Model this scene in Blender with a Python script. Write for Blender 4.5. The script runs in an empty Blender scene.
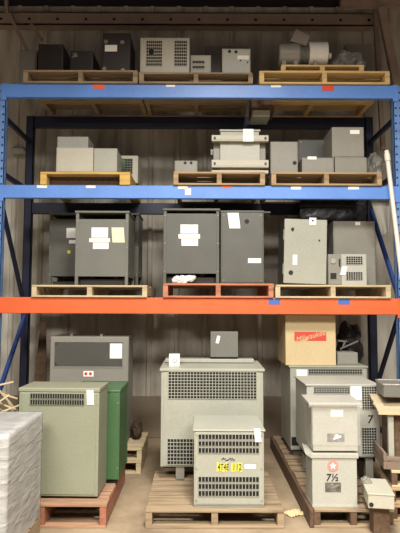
import bpy, bmesh, math, random
from mathutils import Vector, Matrix, noise
random.seed(7)
S = bpy.context.scene
COL = S.collection
# ------------------------------------------------------------------ camera model (measuring)
FPX, CX, CY = 530.0, 200.0, 266.5
CAM = Vector((0.0, -5.0, 1.55))
TH = math.atan(38.5 / FPX)
ROLL = math.radians(0.22)
def P(px, py, Y):
    """world X, Z of a photo point lying in the vertical plane Y"""
    u, v = (px - CX) / FPX, (CY - py) / FPX
    c, s = math.cos(ROLL), math.sin(ROLL)
    u, v = u * c - v * s, u * s + v * c
    t = (Y - CAM.y) / (math.cos(TH) - v * math.sin(TH))
    return CAM.x + u * t, CAM.z + t * (math.sin(TH) + v * math.cos(TH))
def PX(px, Y, py=305): return P(px, py, Y)[0]
def PZ(py, Y, px=200): return P(px, py, Y)[1]

# ------------------------------------------------------------------ materials
def lin(c):
    r = []
    for v in c:
        v = v / 255.0
        r.append(v / 12.92 if v <= 0.04045 else ((v + 0.055) / 1.055) ** 2.4)
    return (*r, 1.0)
def base_mat(name):
    m = bpy.data.materials.new(name); m.use_nodes = True
    nt = m.node_tree
    return m, nt, nt.nodes['Principled BSDF']
def nd(nt, t, **kw):
    n = nt.nodes.new(t)
    for k, v in kw.items(): setattr(n, k, v)
    return n
def ramp(nt, src, stops):
    r = nd(nt, 'ShaderNodeValToRGB')
    e = r.color_ramp.elements
    e[0].position, e[0].color = stops[0]
    e[1].position, e[1].color = stops[-1]
    for p, c in stops[1:-1]:
        x = e.new(p); x.color = c
    nt.links.new(src, r.inputs['Fac'])
    return r
def paint(name, c, rough=.5, var=.12, scale=6.0, metal=0.0, bump=0.0, speck=True):
    m, nt, b = base_mat(name)
    tc = nd(nt, 'ShaderNodeTexCoord')
    n = nd(nt, 'ShaderNodeTexNoise'); n.inputs['Scale'].default_value = scale; n.inputs['Detail'].default_value = 6
    nt.links.new(tc.outputs['Object'], n.inputs['Vector'])
    base = lin(c)
    dk = tuple(x * (1 - var) for x in base[:3]) + (1,)
    lt = tuple(min(1, x * (1 + var)) for x in base[:3]) + (1,)
    r = ramp(nt, n.outputs['Fac'], [(.3, dk), (.55, base), (.75, lt)])
    out = r.outputs['Color']
    if speck:
        n2 = nd(nt, 'ShaderNodeTexNoise'); n2.inputs['Scale'].default_value = 60; n2.inputs['Detail'].default_value = 2
        nt.links.new(tc.outputs['Object'], n2.inputs['Vector'])
        r2 = ramp(nt, n2.outputs['Fac'], [(.35, (.95, .95, .95, 1)), (.65, (1.03, 1.03, 1.03, 1))])
        mx = nd(nt, 'ShaderNodeMix', data_type='RGBA', blend_type='MULTIPLY'); mx.inputs[0].default_value = 1
        nt.links.new(out, mx.inputs[6]); nt.links.new(r2.outputs['Color'], mx.inputs[7])
        out = mx.outputs[2]
    nt.links.new(out, b.inputs['Base Color'])
    b.inputs['Roughness'].default_value = rough
    b.inputs['Metallic'].default_value = metal
    if bump:
        bp = nd(nt, 'ShaderNodeBump'); bp.inputs['Strength'].default_value = bump; bp.inputs['Distance'].default_value = .01
        nt.links.new(n.outputs['Fac'], bp.inputs['Height']); nt.links.new(bp.outputs['Normal'], b.inputs['Normal'])
    return m
def wood(name, c, var=.25, along='X'):
    m, nt, b = base_mat(name)
    tc = nd(nt, 'ShaderNodeTexCoord'); mp = nd(nt, 'ShaderNodeMapping')
    mp.inputs['Scale'].default_value = (2, 22, 22) if along == 'X' else (22, 2, 22)
    nt.links.new(tc.outputs['Object'], mp.inputs['Vector'])
    n = nd(nt, 'ShaderNodeTexNoise'); n.inputs['Scale'].default_value = 1.6; n.inputs['Detail'].default_value = 8; n.inputs['Distortion'].default_value = .4
    nt.links.new(mp.outputs['Vector'], n.inputs['Vector'])
    base = lin(c)
    dk = tuple(x * (1 - 2 * var) for x in base[:3]) + (1,)
    lt = tuple(min(1, x * (1 + var)) for x in base[:3]) + (1,)
    r = ramp(nt, n.outputs['Fac'], [(.25, dk), (.5, base), (.75, lt)])
    nt.links.new(r.outputs['Color'], b.inputs['Base Color'])
    b.inputs['Roughness'].default_value = .8
    bp = nd(nt, 'ShaderNodeBump'); bp.inputs['Strength'].default_value = .25; bp.inputs['Distance'].default_value = .004
    nt.links.new(n.outputs['Fac'], bp.inputs['Height']); nt.links.new(bp.outputs['Normal'], b.inputs['Normal'])
    return m
def flat(name, c, rough=.6, metal=0.0):
    m, nt, b = base_mat(name)
    b.inputs['Base Color'].default_value = lin(c); b.inputs['Roughness'].default_value = rough; b.inputs['Metallic'].default_value = metal
    return m
def slotted(name, c, xc):
    m = paint(name, c, .45, .2, 14); nt = m.node_tree; b = nt.nodes['Principled BSDF']
    src = b.inputs['Base Color'].links[0].from_socket
    tc = nd(nt, 'ShaderNodeTexCoord'); sp = nd(nt, 'ShaderNodeSeparateXYZ'); nt.links.new(tc.outputs['Object'], sp.inputs[0])
    def ma(op, a, bb=None):
        n = nd(nt, 'ShaderNodeMath', operation=op)
        for i, v in enumerate((a, bb)):
            if v is None: continue
            if isinstance(v, (int, float)): n.inputs[i].default_value = v
            else: nt.links.new(v, n.inputs[i])
        return n.outputs[0]
    dx = ma('SUBTRACT', ma('ABSOLUTE', ma('SUBTRACT', sp.outputs[0], xc)), .021)
    dz = ma('SUBTRACT', ma('MODULO', sp.outputs[2], .076), .038)
    d = ma('SQRT', ma('ADD', ma('MULTIPLY', dx, dx), ma('MULTIPLY', dz, dz)))
    k = ma('LESS_THAN', d, .0105)
    mx = nd(nt, 'ShaderNodeMix', data_type='RGBA'); nt.links.new(k, mx.inputs[0]); nt.links.new(src, mx.inputs[6]); mx.inputs[7].default_value = (.012, .012, .018, 1)
    nt.links.new(mx.outputs[2], b.inputs['Base Color'])
    return m
def film(name, c, clear=.5, lo=.45, streak=(3, 3, 14), rot=(0, .8, 0), rough=.18, bump=.6):
    """stretch wrap / clear plastic: part see-through, part milky with glossy wrinkles"""
    m, nt, b = base_mat(name)
    tc = nd(nt, 'ShaderNodeTexCoord'); mp = nd(nt, 'ShaderNodeMapping')
    mp.inputs['Scale'].default_value = streak; mp.inputs['Rotation'].default_value = rot
    nt.links.new(tc.outputs['Object'], mp.inputs['Vector'])
    n = nd(nt, 'ShaderNodeTexNoise'); n.inputs['Scale'].default_value = 2.2; n.inputs['Detail'].default_value = 7; n.inputs['Distortion'].default_value = .6
    nt.links.new(mp.outputs['Vector'], n.inputs['Vector'])
    b.inputs['Base Color'].default_value = lin(c); b.inputs['Roughness'].default_value = rough
    bp = nd(nt, 'ShaderNodeBump'); bp.inputs['Strength'].default_value = bump; bp.inputs['Distance'].default_value = .02
    nt.links.new(n.outputs['Fac'], bp.inputs['Height']); nt.links.new(bp.outputs['Normal'], b.inputs['Normal'])
    tr = nd(nt, 'ShaderNodeBsdfTransparent'); mix = nd(nt, 'ShaderNodeMixShader')
    r = ramp(nt, n.outputs['Fac'], [(.4, (min(1, clear * (1.75 - lo)),) * 3 + (1,)), (.65, (clear * lo,) * 3 + (1,))])
    nt.links.new(r.outputs['Color'], mix.inputs[0])
    nt.links.new(b.outputs[0], mix.inputs[1]); nt.links.new(tr.outputs[0], mix.inputs[2])
    nt.links.new(mix.outputs[0], nt.nodes['Material Output'].inputs['Surface'])
    return m

M = dict(
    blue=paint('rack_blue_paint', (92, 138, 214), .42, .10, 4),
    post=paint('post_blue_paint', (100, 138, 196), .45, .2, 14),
    shade_blue=paint('shaded_rack_blue', (26, 31, 58), .5, .2, 5),  # rack blue darkened: shade painted into rear posts, rear beams and braces
    orange=paint('rack_orange_paint', (218, 98, 50), .45, .10, 4),
    beige=paint('beige_grey_enamel', (156, 156, 143), .5, .06, 3),
    cream=paint('cream_grey_enamel', (176, 172, 156), .5, .06, 3),
    sage=paint('sage_green_enamel', (132, 134, 114), .5, .07, 3),
    white=paint('white_grey_enamel', (170, 169, 158), .5, .06, 3),
    grey=paint('mid_grey_enamel', (134, 131, 121), .5, .08, 4),
    slate=paint('slate_grey_enamel', (105, 105, 97), .45, .08, 4),
    charcoal=paint('charcoal_enamel', (84, 84, 77), .45, .1, 5),
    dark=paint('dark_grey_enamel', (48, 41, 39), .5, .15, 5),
    black=flat('dark_interior', (22, 20, 20), .9),
    shadow=flat('vent_interior', (20, 18, 17), .95),
    green=paint('dark_green_enamel', (62, 96, 60), .45, .1, 3),
    motor=paint('motor_grey_paint', (140, 134, 126), .35, .08, 6),
    shiny=paint('pale_motor_paint', (214, 211, 204), .25, .05, 6),
    steel=paint('galvanised_steel', (150, 146, 140), .4, .1, 10, .5),
    taupe=paint('taupe_enamel', (124, 106, 92), .6, .12, 7),
    girt=paint('taupe_steel_paint', (158, 138, 126), .7, .12, 7),
    brace=paint('half_shaded_blue', (50, 74, 136), .5, .15, 5),  # rack blue with less shade painted in, for two braces
    redpal=wood('red_pallet_wood', (178, 116, 88)),
    whitebag=film('white_plastic_bag', (230, 227, 220), .15, .5, (8, 8, 8), (0, 0, 0), .2, .9),
    redend=wood('red_stained_wood', (152, 98, 74), .2, 'Y'),
    card=paint('cardboard', (198, 177, 136), .85, .05, 3),
    paper=flat('white_paper', (238, 236, 230), .8),
    cpaper=flat('cream_paper', (226, 222, 188), .8),
    ink=flat('black_ink', (28, 26, 26), .7),
    red=flat('red_print', (196, 70, 52), .7),
    pink=flat('pink_print', (200, 132, 122), .7),
    yellow=flat('yellow_marker', (200, 194, 56), .7),
    ystick=flat('yellow_sticker', (200, 200, 60), .7),
    orangestick=flat('orange_sticker', (235, 95, 40), .6),
    redstick=flat('red_sticker', (205, 66, 40), .6),
    bluestick=flat('blue_sticker', (62, 104, 178), .6),
    gphoto=paint('grey_photo_print', (98, 96, 88), .7, .6, 40),
    pole=flat('white_plastic_pipe', (225, 220, 210), .4),
    tan=wood('tan_pallet_wood', (164, 138, 104)),
    pale=wood('pale_pallet_wood', (188, 170, 136), .15),
    ywood=wood('yellow_pine', (206, 176, 120), .14),
    gold=wood('golden_pine', (200, 164, 88), .14),
    rwood=wood('reddish_pallet_wood', (158, 122, 96)),
    weath=wood('weathered_pallet_wood', (146, 126, 100)),
    brown=wood('brown_skid_wood', (92, 70, 52), .25, 'Y'),
    wrap=film('stretch_wrap', (184, 183, 180), .36, .6, (3, 2.5, 11), (.75, 0, 0), .28, .6),
    clear=film('crinkled_clear_plastic', (205, 203, 196), .85, .85, (6, 6, 6), (0, 0, 0), .12, .5),
    bag=film('grey_plastic_bag', (150, 146, 140), .25, .45, (8, 8, 8), (0, 0, 0), .2, .9),
    blackbag=paint('black_plastic', (34, 30, 34), .25, .2, 8, 0, .8),
    brownbag=paint('brown_sack', (74, 56, 42), .8, .3, 9, 0, .8),
)

# ------------------------------------------------------------------ mesh builder
class B:
    def __init__(s): s.v, s.f = [], []
    def quad(s, *pts):
        i = len(s.v); s.v += [tuple(p) for p in pts]; s.f.append(tuple(range(i, i + len(pts)))); return s
    def box(s, x0, x1, y0, y1, z0, z1):
        i = len(s.v)
        s.v += [(x0, y0, z0), (x1, y0, z0), (x1, y1, z0), (x0, y1, z0), (x0, y0, z1), (x1, y0, z1), (x1, y1, z1), (x0, y1, z1)]
        for f in ((0, 3, 2, 1), (4, 5, 6, 7), (0, 1, 5, 4), (1, 2, 6, 5), (2, 3, 7, 6), (3, 0, 4, 7)):
            s.f.append(tuple(i + k for k in f))
        return s
    def hexa(s, lo, hi):
        """lo, hi: four points each, counter-clockwise seen from above"""
        i = len(s.v); s.v += [tuple(p) for p in lo] + [tuple(p) for p in hi]
        for f in ((0, 3, 2, 1), (4, 5, 6, 7), (0, 1, 5, 4), (1, 2, 6, 5), (2, 3, 7, 6), (3, 0, 4, 7)):
            s.f.append(tuple(i + k for k in f))
        return s
    def tube(s, a, b, r, n=12, r2=None, cap=True):
        a, b = Vector(a), Vector(b); d = (b - a).normalized(); r2 = r if r2 is None else r2
        up = Vector((0, 0, 1)) if abs(d.z) < .9 else Vector((1, 0, 0))
        e1 = d.cross(up).normalized(); e2 = d.cross(e1)
        i = len(s.v)
        for k in range(n):
            t = 2 * math.pi * k / n; w = e1 * math.cos(t) + e2 * math.sin(t)
            s.v.append(tuple(a + w * r)); s.v.append(tuple(b + w * r2))
        for k in range(n):
            j = (k + 1) % n
            s.f.append((i + 2 * k, i + 2 * k + 1, i + 2 * j + 1, i + 2 * j))
        if cap:
            s.f.append(tuple(i + 2 * k for k in range(n))); s.f.append(tuple(i + 2 * k + 1 for k in reversed(range(n))))
        return s
    def bar(s, a, b, w, t, up=(1, 0, 0)):
        """flat bar from a to b, width w across, thickness t along up"""
        a, b = Vector(a), Vector(b); d = (b - a).normalized(); u = Vector(up); u = (u - d * u.dot(d)).normalized(); c = d.cross(u)
        lo = [a - c * w / 2 - u * t / 2, a + c * w / 2 - u * t / 2, a + c * w / 2 + u * t / 2, a - c * w / 2 + u * t / 2]
        hi = [p + (b - a) for p in lo]
        return s.hexa(lo, hi)
    def disc(s, x, z, y, r, n=20, t=.002):
        return s.tube((x, y, z), (x, y - t, z), r, n)
def link(name, b, mat, parent=None, loc=(0, 0, 0), bevel=0, smooth=False, label=None):
    me = bpy.data.meshes.new(name)
    L = Vector(loc)
    me.from_pydata([tuple(Vector(v) - L) for v in b.v], [], b.f)
    bm = bmesh.new(); bm.from_mesh(me); bmesh.ops.recalc_face_normals(bm, faces=bm.faces); bm.to_mesh(me); bm.free()
    if smooth:
        for p in me.polygons: p.use_smooth = True
    me.materials.append(mat)
    o = bpy.data.objects.new(name, me); COL.objects.link(o)
    if parent: o.parent = parent
    else: o.location = loc
    if bevel:
        m = o.modifiers.new('bevel', 'BEVEL'); m.width = bevel; m.segments = 2; m.limit_method = 'ANGLE'; m.angle_limit = .6
    if label: o['label'] = label
    return o
class T:
    """a thing: an Empty at its base; parts are given in world coordinates (before rotation)"""
    def __init__(s, name, label, cat, loc, rot=0, group=None):
        s.loc = Vector(loc); o = bpy.data.objects.new(name, None); COL.objects.link(o)
        o.location = loc; o.rotation_euler = (0, 0, rot) if not hasattr(rot, '__len__') else rot
        o.empty_display_size = .1
        o['label'] = label; o['category'] = cat
        if group: o['group'] = group
        s.o = o
    def part(s, name, b, mat, parent=None, **k):
        return link(name, b, mat, parent or s.o, s.loc, **k)
def struct(name, b, mat, **k):
    o = link(name, b, mat, **k); o['kind'] = 'structure'; return o
def text_mesh(name, body, size, mat, parent, loc, shear=0, rotz=0, tilt=0, ext=.0006, bold=0, sx=1):
    cu = bpy.data.curves.new('tmp', 'FONT'); cu.body = body; cu.size = size; cu.extrude = ext; cu.shear = shear
    cu.align_x = 'CENTER'; cu.align_y = 'CENTER'; cu.offset = bold
    ob = bpy.data.objects.new('tmp', cu); COL.objects.link(ob)
    bpy.context.view_layer.update()
    me = bpy.data.meshes.new_from_object(ob.evaluated_get(bpy.context.evaluated_depsgraph_get()))
    COL.objects.unlink(ob); bpy.data.objects.remove(ob)
    me.name = name
    me.materials.clear(); me.materials.append(mat)
    o = bpy.data.objects.new(name, me); COL.objects.link(o)
    o.parent = parent; o.location = loc; o.rotation_euler = (math.pi / 2, tilt, rotz)
    for v in me.vertices: v.co.x *= sx
    return o
def grille(t, x0, x1, z0, z1, y, nc, nr, mat, parent=None, bar=.3, bh=None, name='vent', inside=None):
    """perforated vent on a face looking toward -Y: dark opening behind a bar grid"""
    bar = min(bar, .36) * .5; bh = bar if bh is None else bh
    op = t.part(name, B().box(x0, x1, y - .002, y + .004, z0, z1), inside or M['shadow'], parent)
    g = B(); cw, ch = (x1 - x0) / nc, (z1 - z0) / nr
    for i in range(nc + 1):
        x = x0 + i * cw; g.box(x - cw * bar / 2, x + cw * bar / 2, y - .006, y - .002, z0, z1)
    for j in range(nr + 1):
        z = z0 + j * ch; g.box(x0 - cw * bar / 2, x1 + cw * bar / 2, y - .0062, y - .002, z - ch * bh / 2, z + ch * bh / 2)
    t.part('grille', g, mat, op)
    return op
def sheet(t, px0, px1, py0, py1, Y, mat, name='paper_label', parent=None, lift=.0, skew=0):
    """a thin label on a face looking toward -Y; corners measured off the photo"""
    x0, z1 = P(px0, py0, Y); x1, z0 = P(px1, py1, Y)
    y0 = Y - lift - .0015; b = B()
    b.hexa([(x0 + skew, y0, z0), (x1 + skew, y0, z0), (x1 + skew, y0 + .0012, z0), (x0 + skew, y0 + .0012, z0)], [(x0, y0, z1), (x1, y0, z1), (x1, y0 + .0012, z1), (x0, y0 + .0012, z1)])
    return t.part(name, b, mat, parent)
def screws(t, pts, y, mat, r=.007):
    for x, z in pts: t.part('screw', B().tube((x, y, z), (x, y - .004, z), r, 8), mat)
def lump(name, c, rx, ry, rz, mat, seed=0, rough=.25, freq=6, parent=None, loc=(0, 0, 0), flatz=None):
    bm = bmesh.new(); bmesh.ops.create_icosphere(bm, subdivisions=4, radius=1)
    off = Vector((seed * 3.1, seed * 1.7, seed))
    L = Vector(loc)
    for v in bm.verts:
        d = v.co.copy()
        k = 1 + rough * noise.noise(Vector((d.x * rx, d.y * ry, d.z * rz)) * freq * 3 + off) + .5 * rough * abs(noise.noise(Vector((d.x * rx, d.y * ry, d.z * rz)) * freq * 9 + off))
        p = Vector((c[0] + d.x * rx * k, c[1] + d.y * ry * k, c[2] + d.z * rz * k))
        if flatz is not None and p.z < flatz: p.z = flatz
        v.co = p - L
    me = bpy.data.meshes.new(name); bm.to_mesh(me); bm.free()
    me.materials.append(mat)
    o = bpy.data.objects.new(name, me); COL.objects.link(o)
    if parent: o.parent = parent
    else: o.location = loc
    return o
def solo(o, label, cat, group=None):
    o['label'] = label; o['category'] = cat
    if group: o['group'] = group
    return o
def crumple_sheet(name, c, sx, sy, amp, mat, seed, label, cat, rot=0):
    bm = bmesh.new(); n = 14
    vs = [[bm.verts.new(((i / n - .5) * sx, (j / n - .5) * sy, .004 + amp * abs(noise.noise(Vector((i * .35 + seed, j * .35, seed)))))) for i in range(n + 1)] for j in range(n + 1)]
    for j in range(n):
        for i in range(n):
            if noise.noise(Vector((i * .5, j * .5, seed + 4))) < .38 or (2 < i < n - 2): bm.faces.new((vs[j][i], vs[j][i + 1], vs[j + 1][i + 1], vs[j + 1][i]))
    me = bpy.data.meshes.new(name); bm.to_mesh(me); bm.free(); me.materials.append(mat)
    o = bpy.data.objects.new(name, me); COL.objects.link(o); o.location = c; o.rotation_euler = (0, 0, rot)
    m = o.modifiers.new('thick', 'SOLIDIFY'); m.thickness = .002
    return solo(o, label, cat)

# ------------------------------------------------------------------ setting
WY = 1.36; CZ = PZ(7, 1.36)                                                     # back wall face
zj = PZ(396, WY)                                              # joint between metal sheet and concrete kerb
def wall_mat():
    m, nt, b = base_mat('grey_metal_wall')
    tc = nd(nt, 'ShaderNodeTexCoord'); mp = nd(nt, 'ShaderNodeMapping'); mp.inputs['Scale'].default_value = (3.2, 1, .7)
    nt.links.new(tc.outputs['Object'], mp.inputs['Vector'])
    n = nd(nt, 'ShaderNodeTexNoise'); n.inputs['Scale'].default_value = 2.0; n.inputs['Detail'].default_value = 8
    nt.links.new(mp.outputs['Vector'], n.inputs['Vector'])
    r = ramp(nt, n.outputs['Fac'], [(.3, lin((150, 143, 130))), (.5, lin((186, 180, 167))), (.7, lin((204, 199, 188)))])
    nt.links.new(r.outputs['Color'], b.inputs['Base Color']); b.inputs['Roughness'].default_value = .75
    return m
w = B(); xs = [-4.2]; x = -4.2
prof = []
while x < 4.2:
    prof += [(x, 0), (x + .26, 0), (x + .275, -.022), (x + .315, -.022), (x + .33, 0)]; x += .33
for (xa, da), (xb, db) in zip(prof, prof[1:]):
    if xb - xa < 1e-6: continue
    w.quad((xa, WY + da, zj), (xb, WY + db, zj), (xb, WY + db, CZ), (xa, WY + da, CZ))
w.box(-4.2, 4.2, WY + .002, WY + .08, zj, CZ)
struct('wall_back', w, wall_mat())
cb = B().box(-4.2, 4.2, WY - .03, WY + .08, 0, zj)
struct('baseboard_back', cb, paint('concrete_kerb', (138, 124, 106), .9, .16, 3, 0, .2), bevel=.008)
def floor_mat():
    m, nt, b = base_mat('dusty_concrete')
    tc = nd(nt, 'ShaderNodeTexCoord')
    n = nd(nt, 'ShaderNodeTexNoise'); n.inputs['Scale'].default_value = 1.7; n.inputs['Detail'].default_value = 10; n.inputs['Roughness'].default_value = .65
    nt.links.new(tc.outputs['Object'], n.inputs['Vector'])
    r = ramp(nt, n.outputs['Fac'], [(.3, lin((116, 98, 78))), (.5, lin((148, 129, 104))), (.72, lin((170, 152, 126)))])
    nt.links.new(r.outputs['Color'], b.inputs['Base Color']); b.inputs['Roughness'].default_value = .8
    n2 = nd(nt, 'ShaderNodeTexNoise'); n2.inputs['Scale'].default_value = 45; n2.inputs['Detail'].default_value = 3
    nt.links.new(tc.outputs['Object'], n2.inputs['Vector'])
    bp = nd(nt, 'ShaderNodeBump'); bp.inputs['Strength'].default_value = .25; bp.inputs['Distance'].default_value = .01
    nt.links.new(n2.outputs['Fac'], bp.inputs['Height']); nt.links.new(bp.outputs['Normal'], b.inputs['Normal'])
    return m
struct('floor', B().box(-4.2, 4.2, -9.5, WY + .08, -.1, 0), floor_mat())
struct('ceiling', B().box(-4.2, 4.2, -9.5, WY + .08, CZ, CZ + .1), paint('dark_roof_deck', (44, 36, 50), .9, .15, 3))
# girt with bolt holes along the back wall, roof members
gz0, gz1 = PZ(25, 1.2), PZ(12.5, 1.2)
g = B().box(-4.2, PX(374, 1.2, 20), 1.2, 1.215, gz0, gz1).box(-4.2, PX(374, 1.2, 20), 1.2, 1.33, gz1 - .012, gz1).box(-4.2, PX(374, 1.2, 20), 1.2, 1.33, gz0, gz0 + .012)
go = struct('trim_1', g, M['girt'])
hb = B()
for k in range(14):
    hx = PX(1 + k * 28.3, 1.2, 20); hb.tube((hx, 1.202, (gz0 + gz1) / 2 - .01), (hx, 1.197, (gz0 + gz1) / 2 - .01), .018, 10)
link('bolt_hole', hb, M['black'], go)
# building bracing at the right, above the rack
def rod(name, a, b, Y, r, mat=None, flatw=None):
    xa, za = P(*a, Y); xb, zb = P(*b, Y)
    bb = B().bar((xa, Y, za), (xb, Y, zb), flatw or 2 * r, 2 * r, (0, 1, 0))
    return struct(name, bb, mat or M['girt'])
rod('trim_2', (375, 8), (383, 150), 1.12, .025)
rod('trim_3', (381, 8), (404, 120), .75, .03, None, .09)
rod('trim_4', (6, -10), (7, 13), 1.1, .02)
rod('trim_5', (8, 12), (40, 76), 1.14, .02)
rod('trim_6', (30, 22), (42, 40), 1.14, .015)
rod('trim_7', (340, 3), (420, 3), .9, .04, None, .1)

fx0, fz1 = P(9.5, 148, WY - .14); fx1, fz0 = P(26, 153.5, WY - .14)
t_ = T('wall_fixture', 'pale flat fixture high on the back wall at the far left', 'fixture', ((fx0 + fx1) / 2, WY - .07, fz0))
t_.part('housing', B().hexa([(fx0 + .05, WY - .14, fz0), (fx1, WY - .14, fz0), (fx1, WY + .0, fz0), (fx0, WY + .0, fz0)], [(fx0, WY - .14, fz1), (fx1 - .03, WY - .14, fz1), (fx1 - .03, WY + .0, fz1), (fx0, WY + .0, fz1)]), M['white'], bevel=.004)
t_.part('bracket', B().box(fx0 + .02, fx1 - .05, WY - .1, WY, fz1, fz1 + .03), M['girt'])

# ------------------------------------------------------------------ pallet rack
UZ0, UZ1 = PZ(97.9, 0), PZ(84.6, 0)
MZ0, MZ1 = PZ(198.6, 0), PZ(185.6, 0)
OZ0, OZ1 = PZ(314.0, 0), PZ(297.8, 0)
RD = .93
XL, XR, XP = -1.928, 1.908, 1.918
rack = T('pallet_rack', 'tall pallet rack with blue posts, two blue beams and one orange beam', 'rack', (0, .45, 0))
for sx in (-1, 1):
    for yy in (0.0, RD - .07):
        b = B(); xp = XL if sx < 0 else XR; x0, x1 = xp - .042, xp + .042
        b.box(x0, x1, yy + .002, yy + .008, 0, UZ1 - .004)                      # web
        b.box(x0, x0 + .006, yy + .002, yy + .07, 0, UZ1 - .004).box(x1 - .006, x1, yy + .002, yy + .07, 0, UZ1 - .004)
        b.box(x0, x0 + .022, yy + .062, yy + .07, 0, UZ1 - .004).box(x1 - .022, x1, yy + .062, yy + .07, 0, UZ1 - .004)
        po = rack.part('post', b, slotted('slotted_post_paint', (100, 138, 196), xp) if yy == 0 else M['shade_blue'], label='blue slotted post' if yy == 0 else 'blue rear post coloured as in shade')
        rack.part('base_plate', B().box(xp - .07, xp + .07, yy - .03, yy + .1, 0, .012), M['post'])
    # frame bracing
    def br(za, zb, mat='shade_blue'):
        rack.part('brace', B().bar((xp, .07, za), (xp, RD - .07, zb), .05, .03, (1, 0, 0)), M[mat])
    for za, zb, mt_ in (((.25, .25, 'shade_blue'), (.6, 1.42, 'brace'), (2.55, 1.5, 'shade_blue'), (2.82, 2.82, 'shade_blue'), (3.38, 3.38, 'shade_blue')) if sx < 0 else
                        ((.25, .25, 'shade_blue'), (1.5, .6, 'shade_blue'), (1.6, 2.62, 'brace'), (2.82, 2.82, 'shade_blue'), (3.38, 3.38, 'shade_blue'))): br(za, zb, mt_)
def beam(z0, z1, mat, lab):
    for k, (y0, y1) in enumerate(((-.004, .05), (RD - .05, RD))):
        b = B().box(XL + .03, XR - .03, y0, y1, z0, z1)
        rack.part('load_beam', b, mat if k == 0 else (M['shade_blue'] if mat is M['blue'] else mat), bevel=.006, label=lab if k == 0 else None)  # rear blue beams take the shaded copy of the front colour
    for sx in (-1, 1):
        xp = XL if sx < 0 else XR; xq = xp - sx * .05
        b = B().box(min(xp, xq), max(xp, xq), -.009, -.0045, z0 - .03, z1 + .0)
        rack.part('beam_connector', b, mat)
beam(UZ0, UZ1, M['blue'], 'upper blue beam'); beam(MZ0, MZ1, M['blue'], 'middle blue beam'); beam(OZ0, OZ1, M['orange'], 'orange beam')
for px0, px1, py0, py1, mat in ((93, 104.5, 84.8, 89, 'orangestick'), (166, 175, 84.5, 87, 'paper'), (271, 281, 85, 87.5, 'paper'), (322, 334, 85, 91, 'redstick'),
                                (37, 47, 184.9, 188, 'paper'), (86, 95.5, 184.9, 188, 'paper'), (178, 187.5, 185.5, 189, 'paper'), (185, 191, 188.5, 195, 'paper'),
                                (221, 232, 185.4, 188, 'orangestick'), (291, 301, 186, 189.5, 'paper'), (348, 359, 186, 189.5, 'paper'),
                                (268.5, 280, 298.5, 304.5, 'bluestick'), (338, 350, 298.5, 304.5, 'bluestick'), (202, 215, 299, 304, 'orangestick')):
    py0 = max(py0, {0: 85.1, 1: 186.0, 2: 298.2}[0 if py0 < 150 else 1 if py0 < 250 else 2] + (px0 - 200) * .004)
    sheet(rack, px0, px1, py0, py1, -.004, M[mat], 'label_sticker', lift=.001)

# ------------------------------------------------------------------ pallets
def pallet(label, x0, x1, y0, y1, z, h, mat, gap=.5, rot=0, nb=6, strings=3, group=None, name='pallet', bottom=True, endm=None):
    t = T(name, label, 'pallet', ((x0 + x1) / 2, (y0 + y1) / 2, z), rot, group)
    bt = .018; z0 = z + (bt if bottom else 0); z1 = z + h - bt
    L = y1 - y0; bwid = L / (nb + (nb - 1) * gap * .4)
    for i in range(nb):
        yy = y0 + i * (L - bwid) / (nb - 1); j = random.uniform(-.006, .006)
        t.part('deck_board', B().box(x0 + j, x1 + j, yy, yy + bwid, z1, z + h), mat, bevel=.003)
    if bottom:
        for yy in (y0, (y0 + y1) / 2 - .045, y1 - .09): t.part('bottom_board', B().box(x0, x1, yy, yy + .09, z, z + bt), mat, bevel=.003)
    for i in range(strings):
        xx = x0 + i * (x1 - x0 - .045) / (strings - 1)
        t.part('stringer', B().box(xx, xx + .045, y0 + .004, y1 - .004, z0, z1), endm or mat)
    return t
def shelf_pallet(label, px0, px1, Z, mat, group, Y0=-.03, Y1=.97, h=.128, **k):
    pm = (305)
    return pallet(label, PX(px0, Y0, k.pop('py', 300)), PX(px1, Y0, k.pop('py2', 300)), Y0, Y1, Z + .0003, h, mat, group=group, **k)
PH = .128
GP = 'pallets on the rack shelves'
shelf_pallet('brown pallet at the left of the top shelf under three dark boxes', 23, 137.5, UZ1, M['weath'], GP, py=80, py2=80)
shelf_pallet('brown pallet on the top shelf under the cream double-vented box', 139, 253, UZ1, M['weath'], GP, py=80, py2=80, h=.11)
shelf_pallet('clean yellow pine pallet on the top shelf below the motor', 259.5, 390, UZ1, M['ywood'], GP, py=80, py2=80)
shelf_pallet('pallet on the middle shelf carrying the flanged transformer', 173.5, 265, MZ1, M['tan'], GP, py=180, py2=180)
shelf_pallet('pallet at the right of the middle shelf under five plain grey boxes', 271.5, 382, MZ1, M['tan'], GP, py=180, py2=180)
shelf_pallet('pale pallet at the left of the orange beam under two transformers', 31.5, 147, OZ1, M['pale'], GP, py=292, py2=292, h=.115)
shelf_pallet('reddish pallet in the middle of the orange beam', 163, 273.5, OZ1, M['redpal'], GP, py=292, py2=292, h=.135)
shelf_pallet('pale pallet at the right of the orange beam below the leaning panel box', 275.5, 391, OZ1, M['pale'], GP, py=292, py2=292, h=.125)
UP, MP = UZ1 + PH + .001, MZ1 + PH + .001

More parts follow.
